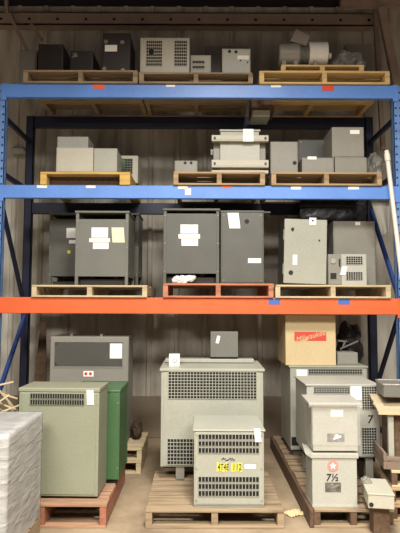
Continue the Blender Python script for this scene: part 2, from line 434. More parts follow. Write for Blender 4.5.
# ------------------------------------------------------------------ cabinets
def cabinet(name, label, cat, px0, px1, pytop, Y0, depth, zb, mat, rot=0, group=None, cover=None, cmargin=.012, lid=0.0, lidover=.01, pyx=None, cover_mat=None, bev=.006, legs=0, fit=None, scr=True):
    """sheet-metal enclosure: body, front cover with screws, optional lid and feet"""
    py = pyx or (pytop + 25)
    x0, x1 = PX(px0, Y0, py), PX(px1, Y0, py); z1 = PZ(pytop, Y0, (px0 + px1) / 2)
    t = T(name, label, cat, ((x0 + x1) / 2, Y0 + depth / 2, zb), rot, group)
    t.x0, t.x1, t.y0, t.y1, t.z0, t.z1 = x0, x1, Y0, Y0 + depth, zb, z1
    t.part('body', B().box(x0, x1, Y0, Y0 + depth, zb + legs, z1 - lid), mat, bevel=bev)
    if lid:
        t.part('lid', B().box(x0 - lidover, x1 + lidover, Y0 - lidover, Y0 + depth + lidover, z1 - lid, z1), mat, bevel=.004)
    if legs:
        for lx in (x0 + .01, x1 - .05):
            for ly in (Y0 + .01, Y0 + depth - .05): t.part('foot', B().box(lx, lx + .04, ly, ly + .04, zb, zb + legs), mat)
    if cover is None: cover = True
    if cover:
        c = cmargin; w_, h_ = x1 - x0, z1 - lid - zb - legs
        t.part('front_cover', B().box(x0 + c, x1 - c, Y0 - .004, Y0 + .001, zb + legs + c, z1 - lid - c), cover_mat or mat, bevel=.002)
        if scr:
            e = c + .018
            screws(t, [(x0 + e, zb + legs + e), (x1 - e, zb + legs + e), (x0 + e, z1 - lid - e), (x1 - e, z1 - lid - e)], Y0 - .003, M['steel'], .005)
    return t
def open_transformer(label, px0, px1, pytop, Y0, depth, zb, mat, group, panel_bot, panel_top, pyx=250):
    """dry-type transformer housing: side posts, lid, front panel with dark gaps above and below, core inside"""
    x0, x1 = PX(px0, Y0, pyx), PX(px1, Y0, pyx); z1 = PZ(pytop, Y0)
    zt, zbp = PZ(panel_top, Y0), PZ(panel_bot, Y0); y1 = Y0 + depth
    t = T('transformer', label, 'transformer', ((x0 + x1) / 2, Y0 + depth / 2, zb), 0, group)
    t.x0, t.x1, t.y0, t.y1, t.z0, t.z1 = x0, x1, Y0, y1, zb, z1
    for xx in (x0, x1 - .03):
        for yy in (Y0, y1 - .03): t.part('corner_post', B().box(xx, xx + .03, yy, yy + .03, zb, z1 - .02), mat, bevel=.003)
    t.part('lid', B().box(x0 - .008, x1 + .008, Y0 - .012, y1 + .008, z1 - .02, z1), mat, bevel=.004)
    t.part('front_panel', B().box(x0 + .022, x1 - .022, Y0 + .002, Y0 + .012, zbp, zt), mat, bevel=.002)
    t.part('side_panel', B().box(x0, x0 + .006, Y0 + .03, y1 - .03, zbp, z1 - .03), mat)
    t.part('side_panel', B().box(x1 - .006, x1, Y0 + .03, y1 - .03, zbp, z1 - .03), mat)
    t.part('back_panel', B().box(x0 + .03, x1 - .03, y1 - .012, y1 - .002, zb + .02, zt + .02), mat)
    core = B().box(x0 + .07, x1 - .07, Y0 + .1, y1 - .1, zbp + .02, zt - .02)
    t.part('core', core, M['black'])
    for yy in (Y0 + .08, y1 - .12): t.part('core_rail', B().box(x0 + .03, x1 - .03, yy, yy + .04, zb + .01, zb + .06), M['dark'])
    for k in (.3, .7): t.part('core_leg', B().box(x0 + (x1 - x0) * k - .02, x0 + (x1 - x0) * k + .02, Y0 + .121, y1 - .121, zb, zbp + .03), M['dark'])
    zz = [zbp + .02, (zbp + zt) / 2, zt - .02]
    screws(t, [(x0 + .015, z) for z in zz] + [(x1 - .015, z) for z in zz], Y0, M['steel'], .006)
    return t

# ===== top shelf
c = cabinet('metal_box', 'dim grey box at the far left end of the top shelf', 'box', 19, 37, 50, .3, .4, UP, M['grey'], pyx=60)
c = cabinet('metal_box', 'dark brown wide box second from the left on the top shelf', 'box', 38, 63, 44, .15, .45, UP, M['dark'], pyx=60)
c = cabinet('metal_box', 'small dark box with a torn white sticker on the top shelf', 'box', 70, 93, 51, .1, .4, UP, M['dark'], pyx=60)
lx, lz = P(74, 56, .1)
c.part('torn_sticker', B().hexa([(lx - .02, .094, lz - .02), (lx + .04, .094, lz - .01), (lx + .04, .0955, lz - .01), (lx - .02, .0955, lz - .02)], [(lx + .01, .094, lz + .035), (lx + .025, .094, lz + .03), (lx + .025, .0955, lz + .03), (lx + .01, .0955, lz + .035)]), M['steel'])
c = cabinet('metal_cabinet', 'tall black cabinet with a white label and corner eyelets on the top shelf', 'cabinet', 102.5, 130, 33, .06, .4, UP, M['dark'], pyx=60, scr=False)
sheet(c, 105, 117, 45, 51.5, .056, M['paper'])
for ex, ey in ((106, 42), (122.5, 42.5), (104.5, 69), (123, 70.5)):
    x, z = P(ex, ey, .056)
    c.part('eyelet', B().tube((x, .054, z), (x, .046, z), .02, 12), M['steel'])
c = cabinet('vented_box', 'cream box with two square vent grids in the middle of the top shelf', 'box', 140, 189.5, 37.5, .03, .45, UZ1 + .111, M['cream'], pyx=60)
for a, b_ in ((146.5, 162), (174.5, 187)):
    x0, z1 = P(a, 41, .03); x1, z0 = P(b_, 66.5, .03); grille(c, x0, x1, z0, z1, .0255, 8 if a < 150 else 7, 8, M['cream'], bar=.45)
x, z = P(151.5, 52.5, .03); c.part('knob', B().tube((x, .02, z), (x, .008, z), .026, 12), M['black'])
c = cabinet('vented_box', 'short pale box with two slot vents, right of the cream double-vented box', 'box', 190.5, 211, 55, .12, .35, UZ1 + .111, M['cream'], pyx=65)
for a, b_ in ((61, 64), (66, 69)):
    x0, z1 = P(192.5, a, .12); x1, z0 = P(204.5, b_, .12); grille(c, x0, x1, z0, z1, .1155, 8, 1, M['cream'], bar=.3)
c = cabinet('metal_box', 'grey box standing behind the spotted white panel box on the top shelf', 'box', 205, 248, 46, .6, .3, UZ1 + .111, M['grey'], pyx=60)
c = cabinet('panel_box', 'white panel box with dark spots and a bright label on the top shelf', 'box', 222, 250.5, 48.5, .08, .35, UZ1 + .111, M['white'], pyx=62, scr=False)
sheet(c, 237.5, 249, 55.5, 59.5, .076, M['paper'])
for ex, ey in ((229.5, 51.5), (236, 52), (240.5, 60.5), (247.5, 62.5)):
    x, z = P(ex, ey, .076); c.part('knockout', B().disc(x, z, .0755, .016 if ey < 56 else .008, 12, .003), M['ink'])
# second pallet layer and motor
zt = UP
mp_ = pallet('narrow pine skid lying on the yellow pallet beneath the motor', PX(281, .0, 65), PX(364, .0, 65), .0, .75, zt, .075, M['ywood'], nb=5, group=None, name='skid', strings=3)
mz = zt + .076
mt = T('electric_motor', 'grey electric motor with a bright end drum and a tilted terminal box on top', 'motor', (PX(304, .2, 50), .2, mz))
Ym = .04
xl, xr = PX(279.5, Ym, 50), PX(300.5, Ym, 50); zc = PZ(50, Ym); R0 = PZ(38.5, Ym) - zc
mt.part('frame', B().tube((xl + .012, Ym + R0, zc), (xr, Ym + R0, zc), R0, 32).tube((xl, Ym + R0, zc), (xl + .014, Ym + R0, zc), R0 * .86, 32, R0), M['motor'], bevel=.006)
fins = B()
for k in range(4):
    fx = xr + .004 + k * .02; fins.tube((fx, Ym + R0, zc), (fx + .012, Ym + R0, zc), R0 * .86, 28)
fins.tube((xr - .005, Ym + R0, zc), (xr + .1, Ym + R0, zc), R0 * .7, 24)
mt.part('cooling_fins', fins, M['slate'])
xe0, xe1 = PX(310, Ym, 50), PX(329, Ym, 50)
mt.part('end_drum', B().tube((xe0, Ym + R0, zc + .01), (xe1, Ym + R0, zc + .01), R0 * 1.06, 32).tube((xe1, Ym + R0, zc), (xe1 + .05, Ym + R0, zc), .03, 12), M['shiny'], bevel=.008)
for fx in (xl + .03, xr - .06, xe0 + .04): mt.part('foot', B().box(fx, fx + .04, Ym + .03, Ym + 2 * R0 - .03, mz, zc - R0 * .75), M['motor'])
tx, tz = P(302, 34.5, Ym)
cs, sn = math.cos(math.radians(-24)), math.sin(math.radians(-24))
def rp(dx, dz): return tx + dx * cs - dz * sn, tz + dx * sn + dz * cs
pts = [rp(-.09, -.075), rp(.09, -.06), rp(.085, .06), rp(-.075, .065)]
tb = B().hexa([(x, Ym + .05, z) for x, z in (pts[0], pts[1])] + [(x, Ym + .2, z) for x, z in (pts[1], pts[0])], [(x, Ym + .05, z) for x, z in (pts[3], pts[2])] + [(x, Ym + .2, z) for x, z in (pts[2], pts[3])])
mt.part('terminal_box', tb, M['motor'], bevel=.01)
mt.part('terminal_cover', B().bar((*rp(-.08, 0)[:1], Ym + .045, rp(-.08, 0)[1]), (rp(.08, 0)[0], Ym + .045, rp(.08, 0)[1]), .1, .01, (0, 1, 0)), M['motor'], bevel=.004)
mt.part('box_neck', B().tube((tx, Ym + R0, tz - .02), (tx, Ym + R0, zc + R0 * .8), .05, 14), M['slate'])
solo(lump('plastic_bundle', (PX(348, .3, 52), .3, mz + .125), .165, .14, .135, M['bag'], 3, .35, 4, loc=(PX(348, .3, 52), .3, mz), flatz=mz + .001),
     'lumpy bundle wrapped in grey plastic, right of the motor on the top shelf', 'bundle')
c = cabinet('metal_box', 'dull grey box at the right end of the pine pallet behind the plastic bundle', 'box', 346, 372, 44, .72, .2, UP, M['grey'], pyx=60)
# pale boards under the top shelf
bx0, bz1 = P(252.5, 110, .3); bx1, bz0 = P(270, 116.5, .3)
t = T('hanging_board', 'pale board end under a brown block, hanging below the top shelf', 'board', ((bx0 + bx1) / 2, .4, bz0))
t.part('pale_board', B().box(bx0, bx1, .3, .55, bz0, bz1), M['white'], bevel=.003)
t.part('block', B().box(bx0 - .01, bx1 + .05, .32, .6, bz1, UZ1 - .002), M['brown'])

# ===== middle shelf
sx0, sx1 = PX(40, -.02, 180), PX(130, -.02, 180); sz1 = MZ1 + PZ(172, -.02) - PZ(184.8, -.02)
t = T('skid', 'yellow wooden skid with a dark open middle at the left of the middle shelf', 'skid', ((sx0 + sx1) / 2, .4, MZ1))
t.part('deck', B().box(sx0, sx1, -.02, .94, sz1 - .022, sz1), M['gold'], bevel=.003)
t.part('leg', B().box(sx0, sx0 + .06, -.018, .93, MZ1 + .0004, sz1 - .022), M['gold'], bevel=.003)
t.part('leg', B().box(sx1 - .1, sx1, -.018, .93, MZ1 + .0004, sz1 - .022), M['gold'], bevel=.003)
t.part('cross_rail', B().box(sx0 + .06, sx1 - .1, .1, .14, MZ1 + .02, sz1 - .022), M['brown'])
ST = sz1 + .001
c = cabinet('metal_box', 'plain beige box at the front left of the yellow skid', 'box', 56, 93, 147.5, .03, .3, ST, M['cream'], pyx=165, scr=False)
c = cabinet('metal_box', 'smaller plain beige box at the front right of the yellow skid', 'box', 93.4, 117, 148.2, .035, .3, ST, M['beige'], pyx=165, scr=False)
c = cabinet('metal_box', 'taller pale box behind the two beige boxes on the yellow skid', 'box', 57, 88, 136.5, .38, .3, ST, M['white'], pyx=150, scr=False)
solo(lump('cloth_scrap', (PX(52, .05, 170), .1, ST + .012), .025, .03, .012, M['blackbag'], 5, .3, 8, loc=(PX(52, .05, 170), .1, ST), flatz=ST + .0005), 'small black scrap beside the front left box on the yellow skid', 'scrap')
c = cabinet('vented_box', 'beige box with a green-tinged vent grid at the right rear of the yellow skid', 'box', 118.5, 138, 155.5, .45, .4, ST, M['cream'], pyx=170)
x0, z1 = P(121, 159, .45); x1, z0 = P(132.5, 174, .45); grille(c, x0, x1, z0, z1, .4455, 7, 6, M['sage'], bar=.3)
x0, z1 = P(118.9, 160, .45); x1, z0 = P(125, 168, .45)
c.part('green_decal', B().box(x0, x1, .4375, .4395, z0, z1), M['green'])
c = cabinet('metal_box', 'little box with two dark holes on the left of the middle pallet', 'box', 174.5, 197.5, 160.5, .08, .3, MP, M['grey'], pyx=166, scr=False)
for hx in (185.2, 191.2):
    x, z = P(hx, 163, .08); c.part('knockout', B().disc(x, z, .0755, .014, 12, .003), M['ink'])
# flanged transformer
Y0 = .05
x0, x1 = PX(220, Y0, 150), PX(260, Y0, 150)
t = T('transformer', 'pale transformer with two protruding mounting channels and a white tag, middle shelf', 'transformer', ((x0 + x1) / 2, Y0 + .22, MP), 0)
z_b0, z_b1 = MP, PZ(161, Y0); z_m0, z_m1 = PZ(142.5, Y0), PZ(136.5, Y0); z_t = PZ(128.5, Y0)
t.part('body', B().box(x0, x1, Y0, Y0 + .42, MP + .03, z_m0), M['white'], bevel=.006)
t.part('upper_body', B().box(x0 + .005, x1 - .005, Y0 + .03, Y0 + .4, z_m0, z_t - .02), M['cream'], bevel=.005)
t.part('lid', B().box(x0 - .004, x1 + .008, Y0 + .02, Y0 + .41, z_t - .02, z_t), M['white'], bevel=.004)
xa, xb = PX(211.5, Y0, 165), PX(268, Y0, 165)
for nm, za, zb_ in (('mounting_channel', z_m0, z_m1), ('mounting_channel', PZ(168.5, Y0), z_b1)):
    t.part(nm, B().box(xa, xb, Y0 - .05, Y0 - .002, za + .012, zb_).box(xa, xb, Y0 - .05, Y0 + .0, za, za + .012), M['cream'], bevel=.003)
    t.part(nm, B().box(xa, xb, Y0 + .42, Y0 + .47, za, zb_), M['cream'], bevel=.003)
    for bx_ in (xa + .03, xb - .03): t.part('bolt', B().tube((bx_, Y0 - .05, (za + zb_) / 2), (bx_, Y0 - .062, (za + zb_) / 2), .011, 8), M['dark'])
sd = B()
for u0, u1 in ((xa + .02, x0), (x1, xb - .02)): t.part('side_core', B().box(u0, u1, Y0 + .04, Y0 + .38, MP + .05, z_m0 + .01), M['grey'])
for u0 in (Y0 - .02, Y0 + .36): t.part('foot_rail', B().box(xa, xb, u0, u0 + .06, MP, MP + .03), M['cream'])
sheet(t, 243, 253.5, 129, 141.5, Y0 - .052, M['paper'], 'hang_tag')
# five boxes at the right of the middle shelf
c = cabinet('metal_box', 'upright grey box with a round hole low on its front, middle shelf', 'box', 270.5, 298, 141.5, .06, .4, MP, M['grey'], pyx=160, scr=False)
x, z = P(294.5, 163, .06); c.part('knockout', B().disc(x, z, .0555, .019, 14, .003), M['ink'])
lx, lz = c.x0 + .1, c.z1
c.part('paper_label', B().box(lx, lx + .08, .08, .2, lz, lz + .002), M['paper'])
c = cabinet('metal_box', 'brownish box behind the low box with the white label on the middle shelf', 'box', 298, 327, 139.5, .55, .3, MP, M['charcoal'], pyx=155)
c = cabinet('metal_box', 'low grey box with a white label on its top edge, middle shelf', 'box', 302, 334, 157.5, .06, .35, MP, M['grey'], pyx=165, scr=False)
sheet(c, 307.5, 316.5, 156.5, 159.5, .055, M['paper'])
c = cabinet('metal_box', 'low grey box below the tall box at the right end of the middle shelf', 'box', 335, 367, 157.2, .06, .36, MP, M['grey'], pyx=165, scr=False)
c = cabinet('metal_box', 'square grey box with a white label stacked on the right low box', 'box', 332, 364, 127, .08, .34, c.z1 + .001, M['grey'], pyx=140, scr=False)
sheet(c, 350, 359.5, 130, 134, .0755, M['paper'])
solo(lump('plastic_bundle', (PX(374, .45, 165), .5, MP + .16), .085, .16, .16, M['bag'], 8, .3, 4, loc=(PX(374, .45, 165), .5, MP), flatz=MP + .001),
     'streaky grey plastic bundle squeezed between the right boxes and the right post', 'bundle')

# ===== orange level
GT = 'grey open-bottomed transformers on the orange beam'
OPL, OPM, OPR = OZ1 + .116, OZ1 + .136, OZ1 + .126
a = open_transformer('grey transformer in front on the left orange-beam pallet, cross-shaped white label and cream sheet', 75.2, 128.3, 211.3, -.0, .5, OPL, M['slate'], GT, 276.8, 219.5)
sheet(a, 91.6, 108, 227.5, 237.6, .002, M['paper']); sheet(a, 89.3, 110, 238.2, 242.2, .002, M['paper']); sheet(a, 93, 108.6, 242.6, 249, .002, M['paper'])
sheet(a, 111.5, 123.5, 227.5, 242.5, .002, M['cpaper'], 'cream_sheet', skew=.012)
x, z = P(137, 255, .5)
a = open_transformer('grey transformer half hidden at the left behind another, yellow dot on its panel', 48.8, 138.5, 213.5, .56, .38, OPL, M['charcoal'], GT, 276.8, 219.5)
sheet(a, 66.5, 86, 228, 238, .562, M['paper']); sheet(a, 69, 88, 240, 243.5, .562, M['paper'])
x, z = P(69, 252, .562); a.part('yellow_dot', B().disc(x, z, .5615, .02, 14), M['ystick'])
a = open_transformer('charcoal transformer at the left of the reddish pallet, plastic bag in its open bottom', 163.2, 219.3, 208.6, -.0, .5, OPM, M['charcoal'], GT, 273.6, 213.5)
sheet(a, 180.5, 198, 224.5, 233.5, .002, M['paper']); sheet(a, 178.5, 200, 234.1, 238.6, .002, M['paper']); sheet(a, 181.5, 198, 239, 245.8, .002, M['paper'])
bgx = PX(183, .03, 280)
solo(lump('plastic_bag', (bgx, .02, OPM + .034), .1, .028, 0.036, M['whitebag'], 11, .55, 9, loc=(bgx, .03, OPM), flatz=OPM + .001), 'crumpled clear plastic bag in the open bottom of a charcoal transformer', 'bag')
c = cabinet('transformer', 'charcoal closed transformer with a round hole, right side of the reddish pallet', 'transformer', 220.6, 264, 210.5, .0, .5, OPM, M['charcoal'], pyx=250, lid=.018, lidover=.004, group=GT)
c.part('lid_flange', B().box(c.x1 + .004, c.x1 + .07, .05, .5, c.z1 - .01, c.z1), M['charcoal'])
sheet(c, 227.5, 238.5, 212.8, 228.3, -.004, M['paper'], skew=.018); sheet(c, 248, 261, 258.3, 263, -.004, M['paper'])
x, z = P(246.8, 221.5, 0); c.part('knockout', B().disc(x, z, -.0045, .022, 16, .003), M['ink'])
# tilted panel box
x0, x1 = PX(283.3, .05, 250), PX(325, .05, 250); z1 = PZ(219.5, .05)
t = T('panel_box', 'pale grey panel box leaning slightly, round hole and paper tags, on the orange beam pallet', 'panel box', ((x0 + x1) / 2, .24, OPR), (0, math.radians(1.6), 0))
t.part('body', B().box(x0, x1, .06, .45, OPR + .012, z1), M['charcoal'], bevel=.005)
t.part('door', B().box(x0 - .004, x1 + .004, .035, .06, OPR + .012, z1 + .004), M['beige'], bevel=.004)
sheet(t, 307.5, 314.5, 217.5, 224.5, .034, M['paper'], 'hang_tag'); sheet(t, 292, 296.5, 255, 265, .034, M['paper'])
x, z = P(290.5, 273, .034); t.part('knockout', B().disc(x, z, .034, .022, 14, .004), M['ink'])
x, z = P(291, 229.5, .034); t.part('latch', B().tube((x, .035, z), (x, .02, z), .014, 10), M['ink'])
x, z = P(318, 240, .034); t.part('latch', B().tube((x, .035, z), (x, .025, z), .007, 10), M['ink'])
x, z = P(311, 220.5, .034); t.part('tag_hole', B().disc(x, z, .0315, .009, 10, .002), M['ink'])
for u0 in (OPR + .1, z1 - .2): t.part('hinge', B().tube((x0 - .006, .05, u0), (x0 - .006, .05, u0 + .1), .007, 8), M['grey'])
c = cabinet('panel_box', 'taller grey panel box standing behind the small white vented box on the orange level', 'panel box', 333.5, 375.5, 221, .33, .36, OPR, M['grey'], pyx=250)
lx, lz = P(358, 222.3, .33); c.part('paper_tag', B().box(lx - .03, lx + .02, .322, .3255, lz - .03, lz + .002), M['paper'])
# vented box, two-tone
Yv = .0
xa, xb, xc = PX(328.6, Yv, 270), PX(341.5, Yv, 270), PX(366.5, Yv, 270); zt_ = PZ(253.5, Yv)
t = T('vented_box', 'small box with grey left half and white double-vented right half, orange beam level', 'vented box', ((xa + xc) / 2, .12, OPR))
t.part('body', B().box(xa, xc, Yv + .012, Yv + .25, OPR, zt_), M['grey'], bevel=.004)
t.part('control_panel', B().box(xa, xb - .002, Yv + .004, Yv + .012, OPR + .004, zt_ - .012), M['grey'], bevel=.002)
vp = t.part('vent_cover', B().box(xb, xc, Yv, Yv + .012, OPR, zt_), M['white'], bevel=.002)
for q0, q1 in ((256.5, 264.5), (272, 280)):
    x0, z1 = P(346, q0, Yv); x1, z0 = P(362.5, q1, Yv); grille(t, x0, x1, z0, z1, Yv - .001, 7, 4, M['white'], bar=.35)
sheet(t, 342, 347.5, 266.5, 275, Yv - .004, M['paper'], skew=-.02)
x, z = P(333, 261, Yv); t.part('dial', B().tube((x, .004, z), (x, -.006, z), .025, 14), M['beige'])
x0, z1 = P(330.5, 273, Yv); x1, z0 = P(336.5, 279, Yv); t.part('outlet', B().box(x0, x1, 0, .004, z0, z1), M['ink'])
x, z = P(339.5, 262, Yv); t.part('handle', B().bar((x, -.002, z - .04), (x, -.002, z + .03), .012, .008, (0, 1, 0)), M['ink'])
# dark wrapped box behind
c = cabinet('wrapped_box', 'black-wrapped box standing behind the leaning panel box on the orange level', 'box', 300, 366, 199.5, .70, .17, OPR, M['blackbag'], pyx=250, scr=False, cover=False)
for k in range(3): c.part('strap', B().box(c.x0 - .003, c.x1 + .003, c.y0 - .003, c.y1 + .003, c.z1 - .08 - .25 * k, c.z1 - .06 - .25 * k), M['dark'])
# grey sheet hanging from the middle beam at the right
bm_ = bmesh.new(); n = 12; hx0, hx1 = PX(369.5, .09, 200), PX(388.5, .09, 200); hz1, hz0 = MZ0 - .002 + .02, PZ(233, .09)
vs = []
for j in range(n + 1):
    row = []
    for i in range(n + 1):
        u, q = i / n, j / n
        xx = hx0 + (hx1 - hx0) * (u + .55 * (1 - u) * q); zz = hz1 + (hz0 - hz1) * q + (.02 * math.sin(i * 2.1) if j == n else 0)
        row.append(bm_.verts.new((xx - (hx0 + hx1) / 2, .075 + .015 * math.sin(u * 9) * q, zz - hz0)))
    vs.append(row)
for j in range(n):
    for i in range(n): bm_.faces.new((vs[j][i], vs[j][i + 1], vs[j + 1][i + 1], vs[j + 1][i]))
me = bpy.data.meshes.new('hanging_sheet'); bm_.to_mesh(me); bm_.free(); me.materials.append(M['grey'])
o = bpy.data.objects.new('hanging_sheet', me); COL.objects.link(o); o.location = ((hx0 + hx1) / 2, 0, hz0)
md = o.modifiers.new('thick', 'SOLIDIFY'); md.thickness = .006
solo(o, 'grey sheet hanging under the right end of the middle blue beam', 'sheet')

# white pipe leaning at the right
pa = P(387.3, 150, -.07); pb = P(400.5, 248, -.12)
sl = (pb[0] - pa[0]) / (pb[1] - pa[1]); zl = .0
pp0 = (pa[0], -.05, pa[1]); pp1 = (pa[0] + sl * (zl - pa[1]), -.1, zl + .004)
t = T('pipe', 'long white plastic pipe leaning against the right rack post', 'pipe', pp1)
t.part('tube', B().tube(pp0, pp1, .021, 16), M['pole'], smooth=False)
d = (Vector(pp1) - Vector(pp0)).normalized()
t.part('coupling', B().tube(Vector(pp0) + d * .03, Vector(pp0) + d * .1, .027, 16), M['pole'])

# ===== ground, left
GTG = 'pallets on the floor'
pallet('reddish pallet on the floor under the sage and dark green transformers', PX(-24, -1.2, 515), PX(106, -1.2, 515), -1.2, -.24, .0004, .162, M['rwood'], nb=7, group=GTG, endm=M['redend'])
G0 = .164
Y0 = -1.1
x0, x1 = PX(17.3, Y0, 440), PX(100, Y0, 440); zt_ = PZ(388, Y0, 60)
t = T('transformer', 'large sage green transformer with a slotted vent and white tag, left on the floor pallet', 'transformer', ((x0 + x1) / 2, Y0 + .2, G0), math.radians(-1.5))
t.part('body', B().box(x0 + .004, x1 - .004, Y0 + .004, Y0 + .31, G0 + .015, zt_ - .03), M['sage'], bevel=.006)
t.part('lid', B().box(x0, x1, Y0, Y0 + .32, zt_ - .03, zt_), M['sage'], bevel=.006)
t.part('front_panel', B().box(x0 + .025, x1 - .025, Y0, Y0 + .004, G0 + .03, zt_ - .04), M['sage'], bevel=.002)
t.part('base', B().box(x0 + .03, x1 - .03, Y0 + .03, Y0 + .3, G0, G0 + .016), M['black'])
va, vz1 = P(31, 393.5, Y0); vb, vz0 = P(85, 405, Y0); zm = (vz0 + vz1) / 2
grille(t, va, vb, zm + .004, vz1, Y0, 22, 1, M['sage'], bar=.42, bh=.05); grille(t, va, vb, vz0, zm - .004, Y0, 22, 1, M['sage'], bar=.42, bh=.05)
sheet(t, 87.5, 94, 390, 404.5, Y0 - .003, M['paper'], 'hang_tag', skew=.006)
# dark green
Y0 = -.78
x0, x1 = PX(68, Y0, 440), PX(119, Y0, 440); zt_ = PZ(390, Y0, 110)
t = T('transformer', 'dark green transformer behind the sage green one', 'transformer', ((x0 + x1) / 2, Y0 + .24, G0), 0)
t.part('body', B().box(x0, x1, Y0, Y0 + .48, G0 + .03, zt_ - .02), M['green'], bevel=.006)
t.part('lid', B().box(x0 - .006, x1 + .006, Y0 - .006, Y0 + .5, zt_ - .02, zt_), M['green'], bevel=.005)
t.part('base', B().box(x0 + .02, x1 - .02, Y0 + .02, Y0 + .46, G0, G0 + .03), M['black'])
screws(t, [(x1 - .012, zt_ - .1), (x1 - .012, G0 + .12)], Y0, M['steel'], .006)
for u0 in (Y0 - .003, Y0 + .45): t.part('corner_trim', B().box(x1 - .004, x1 + .003, u0, u0 + .033, G0 + .03, zt_ - .02), M['green'])
# pallets behind and mesh cabinet
pr = PX(141, -.02, 450)
pallet('pale pallet on the floor behind the green transformer, lower of two', pr - 1.0, pr, -.02, .62, .0004, .118, M['pale'], nb=5, group=GTG)
pallet('pale pallet laid on top of another one behind the green transformer', pr - .98, pr + .005, -.015, .63, .1189, .11, M['pale'], nb=5, group=GTG)
MB_ = .2294
Y0 = .2
c = cabinet('mesh_cabinet', 'low wide grey cabinet with a dark mesh window behind the green transformers', 'cabinet', 50, 128.5, 336.5, Y0, .36, MB_, M['grey'], pyx=360, scr=False)
x0, z1 = P(55, 342, Y0); x1, z0 = P(122.5, 366.5, Y0)
op = c.part('mesh_window', B().box(x0, x1, Y0 - .006, Y0 - .003, z0, z1), M['black'])
g = B(); nst = 46; wd, ht = x1 - x0, z1 - z0
for k in range(-12, nst):
    for sgn in (1, -1):
        xa_ = x0 + k * wd / nst; xb_ = xa_ + ht
        if sgn < 0: xa_, xb_ = xb_, xa_
        # clip to the window
        pa_, pb_ = [xa_, z0], [xb_, z1]
        def clip(p, q):
            if p[0] < x0: p[1] += (q[1] - p[1]) * (x0 - p[0]) / (q[0] - p[0]); p[0] = x0
            if p[0] > x1: p[1] += (q[1] - p[1]) * (x1 - p[0]) / (q[0] - p[0]); p[0] = x1
        if max(xa_, xb_) <= x0 + .005 or min(xa_, xb_) >= x1 - .005: continue
        clip(pa_, pb_); clip(pb_, pa_)
        if (Vector(pa_) - Vector(pb_)).length > .01: g.bar((pa_[0], Y0 - .007, pa_[1]), (pb_[0], Y0 - .007, pb_[1]), .0018, .002, (0, 1, 0))
c.part('wire_mesh', g, M['grey'], op)
c.part('window_frame', B().box(x0 - .012, x1 + .012, Y0 - .01, Y0 - .002, z1, z1 + .012).box(x0 - .012, x1 + .012, Y0 - .01, Y0 - .002, z0 - .012, z0).box(x0 - .012, x0, Y0 - .01, Y0 - .002, z0, z1).box(x1, x1 + .012, Y0 - .01, Y0 - .002, z0, z1), M['grey'])
sheet(c, 110, 122, 343.5, 358.5, Y0 - .01, M['paper'])
sheet(c, 83.5, 93.5, 371, 376.5, Y0 - .004, M['paper'], 'warning_label')
for q in (86, 90.5):
    x, z = P(q, 373.7, Y0); c.part('red_mark', B().tube((x, Y0 - .0055, z), (x, Y0 - .007, z), .016, 10), M['red'])
for q in (71, 101):
    x, z = P(q, 337, Y0); c.part('lifting_eye', B().box(x - .012, x + .012, Y0 + .02, Y0 + .03, c.z1, c.z1 + .025), M['steel'])
solo(lump('sack', (pr - .085, .38, MB_ + .09), .05, .11, .09, M['brownbag'], 4, .4, 5, loc=(pr - .085, .38, MB_), flatz=MB_ + .001), 'small dark brown sack on the pale pallets right of the mesh cabinet', 'sack')
# tapering dark slab beside the rear post, for an unidentified dark shape
xa, za = P(40.5, 322, .8); xb, _ = P(31, 380, .7); xc, _ = P(51, 380, .7)
bd = B().hexa([(xb, .62, .0), (xc, .62, .0), (xc, .632, .0), (xb, .632, .0)], [(xa - .03, .90, za), (xa + .03, .90, za), (xa + .03, .912, za), (xa - .03, .912, za)])
solo(link('dark_slab', bd, M['brown'], None, ((xb + xc) / 2, .63, 0)), 'tapering dark slab leaning back left of the mesh cabinet', 'board')

# wrapped load, front left
wx0, wx1, wy0, wy1 = -2.05, PX(41.5, -1.26, 470), -1.93, -1.26
pallet('pale pallet under the plastic-wrapped load at the front left', wx0 - .02, wx1 + .0, wy0 - .04, wy1 + .0, .0004, .12, M['weath'], group=GTG)
wz = PZ(411.5, wy1, 41)
t = T('wrapped_load', 'stretch-wrapped grey block on a pallet at the front left', 'pallet load', ((wx0 + wx1) / 2, (wy0 + wy1) / 2, .1205))
t.part('carton', B().box(wx0 + .012, wx1 - .012, wy0 + .012, wy1 - .012, .121, wz - .012), paint('grey_carton', (104, 103, 102), .7, .3, 5), bevel=.01)
bmw = bmesh.new(); n = 22
def wrapface(p, e1, e2, nrm, s):
    g_ = [[None] * (n + 1) for _ in range(n + 1)]
    for j in range(n + 1):
        for i in range(n + 1):
            q = Vector(p) + Vector(e1) * (i / n) + Vector(e2) * (j / n)
            ed = min(i, n - i, j, n - j) > 0
            a_ = .007 * abs(noise.noise(Vector((i * .25 + j * .3 + s, j * .12 - i * .1, s)) * 2)) if ed else 0
            g_[j][i] = bmw.verts.new(q + Vector(nrm) * a_)
    for j in range(n):
        for i in range(n): bmw.faces.new((g_[j][i], g_[j][i + 1], g_[j + 1][i + 1], g_[j + 1][i]))
W_, D_, H_ = wx1 - wx0, wy1 - wy0, wz - .121
wrapface((wx0, wy0, .121), (W_, 0, 0), (0, 0, H_), (0, -1, 0), 1); wrapface((wx1, wy0, .121), (0, D_, 0), (0, 0, H_), (1, 0, 0), 2)
wrapface((wx1, wy1, .121), (-W_, 0, 0), (0, 0, H_), (0, 1, 0), 3); wrapface((wx0, wy1, .121), (0, -D_, 0), (0, 0, H_), (-1, 0, 0), 4)
wrapface((wx0, wy0, wz), (W_, 0, 0), (0, D_, 0), (0, 0, 1), 5)
bmesh.ops.remove_doubles(bmw, verts=bmw.verts, dist=.0005)
for v in bmw.verts: v.co -= t.loc
me = bpy.data.meshes.new('stretch_wrap'); bmw.to_mesh(me); bmw.free(); me.materials.append(M['wrap'])
